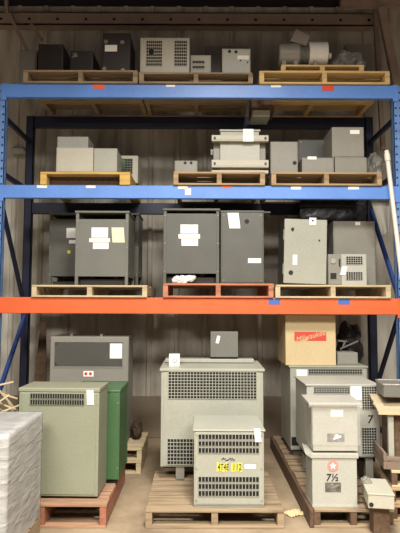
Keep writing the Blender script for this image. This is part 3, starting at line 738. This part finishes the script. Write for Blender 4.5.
for p_ in me.polygons: p_.use_smooth = True
o = bpy.data.objects.new('stretch_wrap', me); COL.objects.link(o); o.parent = t.o
# splintered stick at its foot
xa, xb = PX(53, -1.33, 528), PX(36, -1.4, 531)
solo(link('wood_stick', B().bar((xa + .06, -1.335, .012), (xb - .0, -1.47, .012), .035, .02, (0, 0, 1)), M['pale'], None, ((xa + xb) / 2, -1.4, 0), bevel=.003), 'pale splintered stick on the floor by the wrapped load', 'stick')
# pale laths heaped behind the wrapped load
crate_z = .52
t = T('crate', 'dark open crate holding the bundle of pale laths at the far left', 'crate', (-1.78, -.9, 0))
t = t; cx0, cx1, cy0, cy1 = -1.92, -1.345, -1.18, -.35
cx0, cx1, cy0, cy1 = -2.0, -1.56, -1.22, -.55
# (crate stands on the floor left of the reddish pallet)
for nm, bb in (('side', B().box(cx0, cx1, cy0, cy0 + .02, 0, .64)), ('side', B().box(cx0, cx1, cy1 - .02, cy1, 0, .64)), ('side', B().box(cx0, cx0 + .02, cy0 + .02, cy1 - .02, 0, .64)), ('side', B().box(cx1 - .02, cx1, cy0 + .02, cy1 - .02, 0, .64)), ('bottom', B().box(cx0 + .02, cx1 - .02, cy0 + .02, cy1 - .02, 0, .02))):
    t.part(nm, bb, M['brown'])
Yl = -.8
sticks = [((-14, 388), (13, 382), 0), ((-6, 384), (22, 418), .03), ((-16, 396), (17, 411), -.05), ((0, 393), (17, 399), .06), ((-10, 408), (9, 395), -.1), ((-14, 402), (8, 414), -.02), ((3, 390), (14, 416), .09), ((-4, 414), (20, 405), -.08)]
for k, ((a0, b0), (a1, b1), dy) in enumerate(sticks):
    xa, za = P(a0, b0, Yl + dy); xb, zb = P(a1, b1, Yl + dy + .05)
    za -= 0.0
    o = link('lath', B().bar((xa, Yl + dy, za), (xb, Yl + dy + .06, zb), .013, .01, (0, 1, 0)), M['pale'], None, ((xa + xb) / 2, Yl + dy, min(za, zb)), bevel=.002)
    solo(o, 'pale wooden lath in the tangled heap at the far left behind the wrapped load', 'lath', 'tangled pale laths')

# ===== ground, centre
cp0, cp1 = PX(145.5, -1.2, 510), PX(284, -1.2, 510)
pallet('weathered pallet on the floor in the centre under the two grey vented transformers', cp0, cp1, -1.2, -.33, .0004, .126, M['weath'], nb=7, group=GTG, gap=.9)
G1 = .1274
Y0 = -.57
x0, x1 = PX(160.7, Y0, 420), PX(263.5, Y0, 420); zt_ = PZ(368.6, Y0, 212); zl0 = PZ(371, Y0, 212); zb_ = PZ(467, Y0, 165)
t = T('transformer', 'biggest beige-grey transformer with wide vent grids, behind the small one in the centre', 'transformer', ((x0 + x1) / 2, Y0 + .27, G1))
t.part('body', B().box(x0, x1, Y0, Y0 + .52, zb_, zt_ - .02), M['beige'], bevel=.006)
hx = .03
t.part('lid', B().hexa([(x0 - .012, Y0 - .012, zt_ - .022), (x1 + .012, Y0 - .012, zt_ - .022), (x1 + .012, Y0 + .54, zt_ - .022), (x0 - .012, Y0 + .54, zt_ - .022)],
       [(x0 - .012, Y0 - .012, zt_), (x1 + .012, Y0 - .012, zt_), (x1 + .012, Y0 + .54, zt_ + .012), (x0 - .012, Y0 + .54, zt_ + .012)]), M['beige'], bevel=.004)
t.part('front_panel', B().box(x0 + .02, x1 - .02, Y0 - .004, Y0 + .001, zb_ + .01, zt_ - .03), M['beige'], bevel=.002)
va, vz1 = P(168.5, 371.5, Y0); vb, vz0 = P(256.5, 398.8, Y0); grille(t, va, vb, vz0, vz1, Y0 - .004, 28, 9, M['beige'], bar=.38)
va, vz1 = P(167.5, 438.5, Y0); vb, vz0 = P(256.5, 464.5, Y0); grille(t, va, vb, vz0, vz1, Y0 - .004, 28, 7, M['beige'], bar=.38)
t.part('underframe', B().box(x0 + .02, x1 - .02, Y0 + .08, Y0 + .44, zb_ - .03, zb_), M['black'])
for q in (PX(180, Y0, 470), x1 - .19):
    for yy in (Y0 + .01, Y0 + .44): t.part('foot', B().box(q - .035, q + .035, yy, yy + .05, G1, zb_), M['grey'], bevel=.003)
BT = zt_ + .013
xs_ = (x0, x1)
# plank, tag and box on top
p0, p1 = PX(165.5, -.2, 357), PX(253.5, -.2, 357)
solo(link('plank', B().box(p0, p1, -.24, -.12, BT, BT + .032), M['beige'], None, ((p0 + p1) / 2, -.18, BT), bevel=.004), 'grey flat bar lying along the back of the biggest transformer top', 'plank')
Yb = -.14
b0, b1 = PX(210.5, -.235, 345), PX(238, -.235, 345); bz = PZ(332, -.235, 224)
t2 = T('small_box', 'small slate grey box with a white mark on the biggest transformer', 'box', ((b0 + b1) / 2, -.18, BT + .0325))
t2.part('body', B().box(b0 + .004, b1 - .004, -.23, -.125, BT + .045, bz), M['slate'], bevel=.006)
t2.part('front_cover', B().box(b0, b1, -.238, -.23, BT + .05, bz + .003), M['slate'], bevel=.003)
t2.part('base', B().box(b0 + .004, b1 - .004, -.225, -.13, BT + .0325, BT + .046), M['black'])
x, z = P(217.8, 339.5, -.238); t2.part('white_mark', B().hexa([(x - .02, -.2405, z - .03), (x + .008, -.2405, z - .035), (x + .008, -.238, z - .035), (x - .02, -.238, z - .03)], [(x - .004, -.2405, z + .035), (x + .022, -.2405, z + .03), (x + .022, -.238, z + .03), (x - .004, -.238, z + .035)]), M['paper'])
q0, q1 = PX(169, -.45, 358), PX(179.5, -.45, 358); qz = BT + PZ(353, -.45) - PZ(363.8, -.45) 
t2 = T('small_box', 'tiny white box with a round mark on the left of the biggest transformer top', 'box', ((q0 + q1) / 2, -.42, zt_ + .0035))
t2.part('carton', B().box(q0, q1, -.45, -.37, zt_ + .0035, qz), M['paper'], bevel=.003)
x = (q0 + q1) / 2; t2.part('round_mark', B().disc(x + .004, (zt_ + qz) / 2, -.45, .02, 14, .0015), M['grey'])
t2.part('round_mark', B().disc(x + .004, (zt_ + qz) / 2, -.4512, .012, 14, .0015), M['paper'])
# small front transformer
Y0 = -1.155
x0, x1 = PX(193, Y0, 470), PX(265, Y0, 470); zf = PZ(429.5, Y0, 229); zr = PZ(415.5, Y0 + .42, 226)
xr0, xr1 = PX(194.5, Y0 + .42, 415), PX(258.5, Y0 + .42, 415)
t = T('transformer', 'small beige-grey transformer with yellow markings in front of the biggest one', 'transformer', ((x0 + x1) / 2, Y0 + .21, G1), 0)
t.part('body', B().box(x0 + .006, x1 - .006, Y0, Y0 + .42, G1 + .012, zf - .012), M['beige'], bevel=.006)
t.part('sloped_lid', B().hexa([(x0 - .004, Y0 - .008, zf - .014), (x1 + .004, Y0 - .008, zf - .014), (x1 + .004, Y0 + .43, zf - .014), (x0 - .004, Y0 + .43, zf - .014)],
       [(x0 - .004, Y0 - .008, zf), (x1 + .004, Y0 - .008, zf), (x1 - .005, Y0 + .43, zr), (x0 + .002, Y0 + .43, zr)]), M['beige'], bevel=.005)
t.part('front_panel', B().box(x0 + .016, x1 - .016, Y0 - .004, Y0 + .001, G1 + .025, zf - .02), M['beige'], bevel=.002)
t.part('base', B().box(x0 + .006, x1 - .006, Y0 + .003, Y0 + .41, G1, G1 + .012), M['grey'])
for a_, b_ in ((434, 439.3), (440.8, 446), (447.5, 453), (476.3, 482), (483.4, 489), (490.3, 496)):
    va, vz1 = P(198.3, a_, Y0); vb, vz0 = P(259, b_, Y0); grille(t, va, vb, vz0, vz1, Y0 - .004, 18, 1, M['beige'], bar=.4, bh=.05)
x, z = P(229.5, 467, Y0)
yb_ = B(); px_ = .0135
for k in range(9):
    if k == 4: continue
    w_ = .011 if k < 4 else .012
    cxk = x - .0835 + k * .0207
    yb_.box(cxk - .0078, cxk + .0078, Y0 - .0062, Y0 - .0045, z - .03 + .004 * math.sin(k * 2.1), z + .03 + .004 * math.cos(k * 1.7))
t.part('yellow_marking', yb_, M['yellow'])
text_mesh('lettering', '4T4E', .062, M['ink'], t.o, (x - .046 - t.loc.x, Y0 - .0072 - t.loc.y, z - t.loc.z), .1, sx=.6)
text_mesh('lettering', '112', .062, M['ink'], t.o, (x + .053 - t.loc.x, Y0 - .0072 - t.loc.y, z - t.loc.z), .05, sx=.72)
x2, z2 = P(228, 458.7, Y0); sc = B()
for k in range(7): sc.bar((x2 - .045 + k * .013, Y0 - .0055, z2 - .008 + .006 * math.sin(k * 2)), (x2 - .03 + k * .013, Y0 - .0055, z2 + .008 * math.cos(k * 1.4)), .006, .001, (0, 1, 0))
t.part('scribble', sc, M['ink'])
sheet(t, 244.5, 255.5, 464.5, 468.5, Y0 - .0045, M['paper'])
sheet(t, 253.8, 260, 428.5, 442, Y0 - .012, M['paper'], 'hang_tag', skew=.01)
screws(t, [(x0 + .025, zf - .04), (x1 - .025, zf - .04), (x0 + .025, G1 + .05), (x1 - .025, G1 + .05), (x0 + .025, (G1 + zf) / 2), (x1 - .025, (G1 + zf) / 2)], Y0 - .004, M['steel'], .005)

# ===== ground, right
sx0, sx1 = PX(314, -1.18, 505), PX(408, -1.18, 505)
sx1 = 1.36
t = pallet('long brown-sided skid running back under the boxes marked seven', sx0, sx1, -1.18, .92, .0004, .126, M['weath'], nb=12, gap=1.3, strings=3, name='skid', endm=M['brown'])
t.part('side_rail', B().box(sx0 - .03, sx0 - .002, -1.18, .92, .0004, .1255), M['brown'], bevel=.004)
G2 = .1274
Y0 = -1.14
x0, x1 = PX(311.5, Y0, 480), PX(358.3, Y0, 480); zt_ = PZ(453.5, Y0, 335)
t = T('transformer_box', 'white-grey box marked 7½ with a pink round sticker, lower of the front stack', 'box', ((x0 + x1) / 2, Y0 + .17, G2))
t.part('body', B().box(x0 + .006, x1 - .006, Y0 + .004, Y0 + .24, G2, zt_ - .03), M['white'], bevel=.006)
t.part('lid_flange', B().box(x0 - .004, x1 + .004, Y0 - .006, Y0 + .246, zt_ - .034, zt_ - .0), M['white'], bevel=.004)
fl = B().hexa([(x0 - .035, Y0 + .02, zt_ - .012), (x0 - .004, Y0 - .004, zt_ - .03), (x0 - .0, Y0 + .24, zt_ - .03), (x0 - .02, Y0 + .24, zt_ - .01)],
              [(x0 - .04, Y0 + .03, zt_ + .0), (x0 - .004, Y0 - .004, zt_), (x0 - .0, Y0 + .24, zt_), (x0 - .02, Y0 + .24, zt_ + .012)])
t.part('bent_flange', fl, M['white'])
t.part('base_rim', B().box(x0 + .004, x1 - .004, Y0 - .002, Y0 + .245, G2, G2 + .014), M['white'])
x, z = P(333, 466, Y0)
stk = t.part('round_sticker', B().disc(x, z, Y0 + .003, .039, 24, .0025), M['pink'])
st = B(); pts = []
for k in range(10):
    r_ = .026 if k % 2 == 0 else .011; a_ = math.pi / 2 + k * math.pi / 5; pts.append((x + r_ * math.cos(a_), Y0 - .0005, z + r_ * math.sin(a_)))
for k in range(10): st.quad((x, Y0 - .0005, z), pts[k], pts[(k + 1) % 10])
t.part('star_mark', st, M['paper'], stk)
x, z = P(332.5, 478, Y0)
text_mesh('lettering', '7½', .07, M['ink'], t.o, (x - t.loc.x, Y0 + .0025 - t.loc.y, z - t.loc.z), .12, bold=.0012)
sheet(t, 325, 341, 482.5, 492, Y0 + .003, M['gphoto'], 'grey_label')
x, z = P(335, 486.5, Y0); t.part('label_mark', B().bar((x - .03, Y0 + .0005, z - .012), (x + .03, Y0 + .0005, z + .012), .012, .001, (0, 1, 0)).disc(x - .02, z + .012, Y0 + .0005, .012, 10, .001), M['steel'])
# upper box, wrapped
zt0 = zt_ + .013
x0, x1 = PX(313, Y0, 425), PX(358.2, Y0, 425); zt2 = PZ(402.5, Y0, 335)
t = T('transformer_box', 'plastic-covered white-grey box on top of the box marked 7½', 'box', ((x0 + x1) / 2, Y0 + .17, zt0))
t.part('body', B().box(x0, x1, Y0 + .008, Y0 + .235, zt0, zt2 - .02), M['white'], bevel=.006)
lx0, lx1 = PX(308.5, Y0, 404), PX(361, Y0, 404)
t.part('lid', B().hexa([(lx0, Y0 - .02, zt2 - .02), (lx1, Y0 - .02, zt2 - .02), (lx1, Y0 + .26, zt2 - .02), (lx0, Y0 + .26, zt2 - .02)], [(lx0, Y0 - .02, zt2), (lx1, Y0 - .02, zt2), (lx1, Y0 + .26, zt2 + .012), (lx0, Y0 + .26, zt2 + .012)]), M['white'], bevel=.005)
sheet(t, 331, 343.5, 409.5, 416.5, Y0 + .008, M['paper'], skew=-.006)
sheet(t, 327, 344.5, 433.5, 442, Y0 + .008, M['gphoto'], 'grey_label')
x, z = P(337, 437.5, Y0); t.part('label_mark', B().bar((x - .025, Y0 + .0055, z - .012), (x + .03, Y0 + .0055, z + .008), .014, .001, (0, 1, 0)).disc(x, z + .006, Y0 + .0055, .016, 12, .001), M['paper'])
bmw = bmesh.new(); n = 26
def crinkle(p, e1, e2, nrm, s):
    g_ = []
    for j in range(n + 1):
        row = []
        for i in range(n + 1):
            q = Vector(p) + Vector(e1) * (i / n) + Vector(e2) * (j / n)
            a_ = 0.004 * abs(noise.noise(q * 11 + Vector((s, s, s)))) if 0 < i < n and 0 < j < n else 0
            row.append(bmw.verts.new(q + Vector(nrm) * a_))
        g_.append(row)
    for j in range(n):
        for i in range(n): bmw.faces.new((g_[j][i], g_[j][i + 1], g_[j + 1][i + 1], g_[j + 1][i]))
zb0 = zt0 + .005; e = .012
crinkle((x0 - e, Y0 - .008, zb0 + .04), (x1 - x0 + 2 * e, 0, 0), (0, 0, zt2 - .025 - zb0 - .04), (0, -1, 0), 1)
crinkle((x0 - e, Y0 + .245, zb0 + .03), (0, -.253, 0), (0, 0, zt2 - .025 - zb0 - .03), (-1, 0, 0), 2)
crinkle((x1 + e, Y0 - .008, zb0 + .03), (0, .253, 0), (0, 0, zt2 - .025 - zb0 - .03), (1, 0, 0), 3)
crinkle((lx0 - .004, Y0 - .024, zt2 + .003), (lx1 - lx0 + .008, 0, 0), (0, .286, .012), (0, 0, 1), 4)
crinkle((lx0 - .004, Y0 - .024, zt2 - .03), (lx1 - lx0 + .008, 0, 0), (0, 0, .033), (0, -1, 0), 5)
for v in bmw.verts: v.co -= t.loc
me = bpy.data.meshes.new('plastic_cover'); bmw.to_mesh(me); bmw.free(); me.materials.append(M['clear'])
o = bpy.data.objects.new('plastic_cover', me); COL.objects.link(o); o.parent = t.o
# vented box marked 7
Y0 = -.66
x0, x1 = PX(306.5, Y0, 420), PX(380.5, Y0, 420); zt_ = PZ(384.3, Y0, 345); zb_ = PZ(457.5, Y0, 360)
t = T('transformer', 'pale transformer with vent grids and a black 7, behind the plastic-covered box', 'transformer', ((x0 + x1) / 2, Y0 + .25, G2))
t.part('body', B().box(x0 + .004, x1 - .004, Y0, Y0 + .5, zb_, zt_ - .012), M['white'], bevel=.006)
t.part('lid', B().box(x0 - .006, x1 + .004, Y0 - .01, Y0 + .51, zt_ - .014, zt_), M['white'], bevel=.004)
t.part('front_panel', B().box(x0 + .03, x1 - .016, Y0 - .004, Y0 + .001, zb_ + .01, zt_ - .02), M['white'], bevel=.002)
t.part('underframe', B().box(x0 + .03, x1 - .03, Y0 + .06, Y0 + .44, zb_ - .05, zb_), M['black'])
for q in (x0 + .05, x1 - .12):
    for yy in (Y0 + .02, Y0 + .42): t.part('foot', B().box(q, q + .06, yy, yy + .05, G2, zb_), M['grey'])
va, vz1 = P(313.5, 387, Y0); vb, vz0 = P(349.5, 393.5, Y0); grille(t, va, vb, vz0, vz1, Y0 - .004, 14, 3, M['white'], bar=.35)
va, vz1 = P(361.5, 386.5, Y0); vb, vz0 = P(376.5, 409, Y0); grille(t, va, vb, vz0, vz1, Y0 - .004, 6, 9, M['white'], bar=.35)
va, vz1 = P(361.5, 427.5, Y0); vb, vz0 = P(376.5, 454, Y0); grille(t, va, vb, vz0, vz1, Y0 - .004, 6, 10, M['white'], bar=.35)
sheet(t, 350.5, 361.5, 384.5, 400, Y0 - .006, M['paper'])
x, z = P(369.8, 419.5, Y0); text_mesh('lettering', '7', .09, M['ink'], t.o, (x - t.loc.x, Y0 - .005 - t.loc.y, z - t.loc.z), .1, bold=.0015)
# rear transformer
Y0 = .12
x0, x1 = PX(290, Y0, 400), PX(368, Y0, 400); zt_ = PZ(366, Y0, 330)
t = T('transformer', 'wide grey transformer with the cardboard carton on top', 'transformer', ((x0 + x1) / 2, Y0 + .3, G2))
t.part('body', B().box(x0 + .004, x1 - .004, Y0, Y0 + .6, G2 + .06, zt_ - .012), M['beige'], bevel=.006)
t.part('lid', B().box(x0 - .008, x1 + .006, Y0 - .01, Y0 + .61, zt_ - .016, zt_), M['beige'], bevel=.004)
t.part('base', B().box(x0 + .03, x1 - .03, Y0 + .03, Y0 + .57, G2, G2 + .06), M['charcoal'])
va, vz1 = P(308.5, 369, Y0); vb, vz0 = P(362, 374, Y0); grille(t, va, vb, vz0, vz1, Y0 - .001, 22, 2, M['beige'], bar=.35)
va, vz1 = P(295.5, 419, Y0); vb, vz0 = P(360, 434.5, Y0); grille(t, va, vb, vz0, vz1, Y0 - .001, 26, 5, M['beige'], bar=.35)
va, vz1 = P(291.5, 437, Y0); vb, vz0 = P(299, 445.5, Y0); t.part('opening', B().box(va, vb, Y0 - .002, Y0 + .002, vz0, vz1), M['shadow'])
sheet(t, 296.5, 307.5, 369.5, 388.5, Y0 - .002, M['paper'], 'paper_label')
sheet(t, 298, 304.5, 376, 387, Y0 - .004, M['grey'], 'grey_label')
RT = zt_ + .001
# carton with red logo
Yc = .16
x0, x1 = PX(285.5, Yc, 340), PX(335.8, Yc, 340); zc1 = PZ(314.8, Yc)
t = T('cardboard_carton', 'tan cardboard carton with a red printed logo on the wide grey transformer', 'carton', ((x0 + x1) / 2, Yc + .22, RT), 0)
t.part('carton_body', B().box(x0, x1, Yc, Yc + .5, RT, zc1), M['card'], bevel=.004)
for u0 in (Yc, Yc + .252): t.part('flap', B().box(x0, x1, u0, u0 + .248, zc1, zc1 + .004), M['card'])
lx0, lz1 = P(294.3, 331.8, Yc); lx1, lz0 = P(326.3, 341, Yc)
lg = t.part('red_logo', B().box(lx0, lx1, Yc - .0015, Yc, lz0, lz1), M['red'])
lm = ((lx0 + lx1) / 2 - t.loc.x, Yc - .0025 - t.loc.y, (lz0 + lz1) / 2 - t.loc.z)
tt = text_mesh('lettering', 'Milwaukee', .075, M['card'], lg, lm, .35, tilt=-math.radians(15), sx=.92)
bo = B(); xc_, zc_ = (lx0 + lx1) / 2, (lz0 + lz1) / 2
bo.hexa([(xc_ - .15, Yc - .0022, zc_ - .066), (xc_ - .02, Yc - .0022, zc_ - .034), (xc_ - .02, Yc - .0016, zc_ - .034), (xc_ - .15, Yc - .0016, zc_ - .066)], [(xc_ - .13, Yc - .0022, zc_ - .056), (xc_ - .025, Yc - .0022, zc_ - .02), (xc_ - .025, Yc - .0016, zc_ - .02), (xc_ - .13, Yc - .0016, zc_ - .056)])
t.part('logo_flash', bo, M['card'], lg)
# grey box and black plastic beside the carton
c = cabinet('metal_box', 'small grey box beside the cardboard carton on the wide grey transformer', 'box', 337.5, 358, 352.5, .2, .22, RT, M['grey'], pyx=358, scr=False)
ob = lump('plastic_bundle', (PX(349, .6, 335), .58, RT + .17), .125, .1, .22, M['blackbag'], 9, .3, 4, loc=(PX(349, .6, 335), .58, RT), flatz=RT + .001)
solo(ob, 'black plastic bundle with a silver band behind the small grey box', 'bundle')
xa, za = P(338, 340.5, .46); xb, zb = P(345, 341.5, .46); xc, zc_ = P(358, 341, .46); xd, zd = P(340, 349, .46)
link('silver_band', B().bar((xa, .46, za), (xb, .46, zb), .018, .006, (0, 1, 0)).bar((xd, .46, zd), (xc, .46, zc_), .016, .006, (0, 1, 0)).bar((xb, .46, zb), ((xb + xd) / 2, .455, (zb + zd) / 2 - .02), .014, .006, (0, 1, 0)), M['steel'], ob, ob.location)

# stack at the far right, turned about eleven degrees
RA = -math.radians(7)
RC = Vector((1.39, -1.06, 0))
def rstack(label, dx, dy, z, w_, d_, h, mat, nb=3):
    t = T('pallet', label, 'pallet', RC + Vector((dx, dy, z)), RA, 'turned pallets at the right edge')
    L = t.loc; b = lambda a0, a1, b0, b1, c0, c1: B().box(L.x + a0, L.x + a1, L.y + b0, L.y + b1, L.z + c0, L.z + c1)
    bw = d_ / (nb + (nb - 1) * .25)
    for i in range(nb):
        yy = i * (d_ - bw) / (nb - 1); t.part('deck_board', b(0, w_, yy, yy + bw, h - .02, h), mat, bevel=.003)
    for yy in (0, d_ / 2 - .05, d_ - .1): t.part('bottom_board', b(0, w_, yy, yy + .1, 0, .018), mat, bevel=.003)
    for xx in (0, w_ / 2 - .02, w_ - .04): t.part('stringer', b(xx, xx + .04, .003, d_ - .003, .018, h - .02), M['brown'])
    return t
rstack('brown pallet at the right edge, bottom of the turned stack', .0, .0, .0004, .85, .385, .118, M['tan'])
rstack('brown pallet at the right edge, second up in the turned stack', -.01, .0, .119, .85, .385, .118, M['tan'])
rstack('pale-topped pallet at the right edge, uppermost of the turned stack', .005, .0, .238, .85, .385, .122, M['pale'])
L = RC + Vector((-.045, .02, .361))
t = T('steel_tray', 'taupe steel tray with an upright post on the turned pallets at the right edge', 'tray', L, RA)
t.part('floor_plate', B().box(L.x, L.x + .7, L.y, L.y + .36, L.z + .05, L.z + .07), M['taupe'], bevel=.003)
t.part('side_rim', B().box(L.x - .0, L.x + .02, L.y, L.y + .36, L.z + .0, L.z + .12), M['taupe'], bevel=.003)
t.part('front_rim', B().box(L.x + .02, L.x + .7, L.y, L.y + .02, L.z + .0, L.z + .09), M['taupe'], bevel=.003)
t.part('load', B().box(L.x + .06, L.x + .66, L.y + .08, L.y + .33, L.z + .07, L.z + .385), M['brown'], bevel=.004)
t.part('post', B().box(L.x + .045, L.x + .085, L.y + .03, L.y + .07, L.z + .07, L.z + .39), M['beige'], bevel=.003)
L2 = L + Vector((-.03, 0, .3915))
t = T('cardboard_sheet', 'pale bent cardboard sheet lying over the steel tray at the right edge', 'sheet', L2, RA)
bmw = bmesh.new(); n = 16; g_ = []
for j in range(n + 1):
    row = []
    for i in range(n + 1):
        u, q = i / n, j / n
        xx = .0 + .6 * u + .02 * noise.noise(Vector((q * 6, 0, 2))) * (1 - u); yy = .36 * q
        zz = .02 * noise.noise(Vector((u * 3, q * 3, 1))) + .025 + .07 * q
        row.append(bmw.verts.new((xx, yy, zz)))
    g_.append(row)
for j in range(n):
    for i in range(n): bmw.faces.new((g_[j][i], g_[j][i + 1], g_[j + 1][i + 1], g_[j + 1][i]))
me = bpy.data.meshes.new('sheet'); bmw.to_mesh(me); bmw.free(); me.materials.append(paint('pale_card', (180, 165, 136), .85, .08, 4))
o = bpy.data.objects.new('sheet', me); COL.objects.link(o); o.parent = t.o
md = o.modifiers.new('thick', 'SOLIDIFY'); md.thickness = .012
t.part('edge_fold', B().box(L2.x + .0, L2.x + .56, L2.y, L2.y + .012, L2.z - .0, L2.z + .022), M['pale'])
L3 = L2 + Vector((.06, .06, .115))
t = T('steel_box', 'grey steel box with a shiny rim on the cardboard sheet at the right edge', 'box', L3, RA)
t.part('body', B().box(L3.x, L3.x + .4, L3.y, L3.y + .27, L3.z, L3.z + .085), M['slate'], bevel=.006)
t.part('rim', B().box(L3.x - .005, L3.x + .405, L3.y - .005, L3.y + .012, L3.z + .085, L3.z + .1).box(L3.x - .005, L3.x + .012, L3.y, L3.y + .27, L3.z + .085, L3.z + .1).box(L3.x + .012, L3.x + .4, L3.y + .26, L3.y + .27, L3.z + .085, L3.z + .1), M['steel'], bevel=.003)
# small box with a hole
Y0 = -1.34
x0, x1 = PX(368.3, Y0, 500), PX(393.5, Y0, 500)
Lb = Vector((x0, Y0, .0006))
zb0 = .0006 + .0
zt_ = PZ(494, Y0, 380); zbot = PZ(508.5, Y0, 380)
t = T('junction_box', 'small pale junction box with a round hole, right of the box marked 7½', 'junction box', (x0, Y0, zbot), -math.radians(9))
t.part('body', B().box(x0, x1, Y0 + .004, Y0 + .32, zbot, zt_ - .004), M['cream'], bevel=.004)
t.part('lid', B().box(x0 - .004, x1 + .004, Y0, Y0 + .33, zt_ - .006, zt_ + .004), M['cream'], bevel=.003)
x, z = P(371.3, 504.7, Y0); t.part('knockout', B().disc(x, z, Y0 + .004, .015, 16, .003), M['ink'])
t.part('cable_gland', B().tube((x0 + .035, Y0 + .22, zt_ - .01), (x0 + .01, Y0 + .22, zt_ + .025), .034, 16).tube((x0 + .01, Y0 + .22, zt_ + .025), (x0 + .0, Y0 + .22, zt_ + .035), .025, 16), M['grey'], bevel=.003)
# block under it, on the floor
solo(link('wood_block', B().box(x0 + .05, x0 + .16, Y0 + .05, -1.195, .0004, zbot - .0004), M['brown'], None, (x0 + .1, Y0 + .1, 0), bevel=.003), 'wooden block on the floor propping the small junction box', 'block')
# scrap of paper
crumple_sheet('paper_scrap', (.705, -.93, .0005), .13, .11, .03, M['card'], 3, 'crumpled pale paper scrap on the floor beside the centre pallet', 'paper scrap', .5)

# ------------------------------------------------------------------ light
def area(name, loc, size, power, color=(1, .955, .88), spread=180, tilt=0):
    l = bpy.data.lights.new(name, 'AREA'); l.energy = power; l.color = color; l.shape = 'RECTANGLE'; l.size = size; l.size_y = size; l.spread = math.radians(spread)
    o = bpy.data.objects.new(name, l); COL.objects.link(o); o.location = loc; o.rotation_euler = (math.radians(tilt), 0, 0); return o
area('ceiling_lamp', (.35, -3.3, 4.85), .8, 320, spread=162)
area('ceiling_lamp', (-1.7, -6.6, 4.85), 2.0, 660, spread=163)
area('ceiling_lamp', (2.0, -6.8, 4.85), 2.0, 660, spread=163)
W = bpy.data.worlds.new('warehouse_air'); S.world = W; W.use_nodes = True
W.node_tree.nodes['Background'].inputs[0].default_value = (.95, .86, .82, 1); W.node_tree.nodes['Background'].inputs[1].default_value = .12

# ------------------------------------------------------------------ camera
cam = bpy.data.cameras.new('camera'); co = bpy.data.objects.new('camera', cam); COL.objects.link(co)
cam.sensor_fit = 'VERTICAL'; cam.sensor_height = 24; cam.lens = FPX / 533 * 24
fwd = Vector((0, math.cos(TH), math.sin(TH)))
co.matrix_world = Matrix.Translation(CAM) @ fwd.to_track_quat('-Z', 'Y').to_matrix().to_4x4() @ Matrix.Rotation(ROLL, 4, 'Z')
cam.clip_start = .05
S.camera = co
vs_ = S.view_settings
vs_.view_transform = 'Standard'; vs_.look = 'None'; vs_.gamma = 1.0; vs_.exposure = 0.0; vs_.use_curve_mapping = False
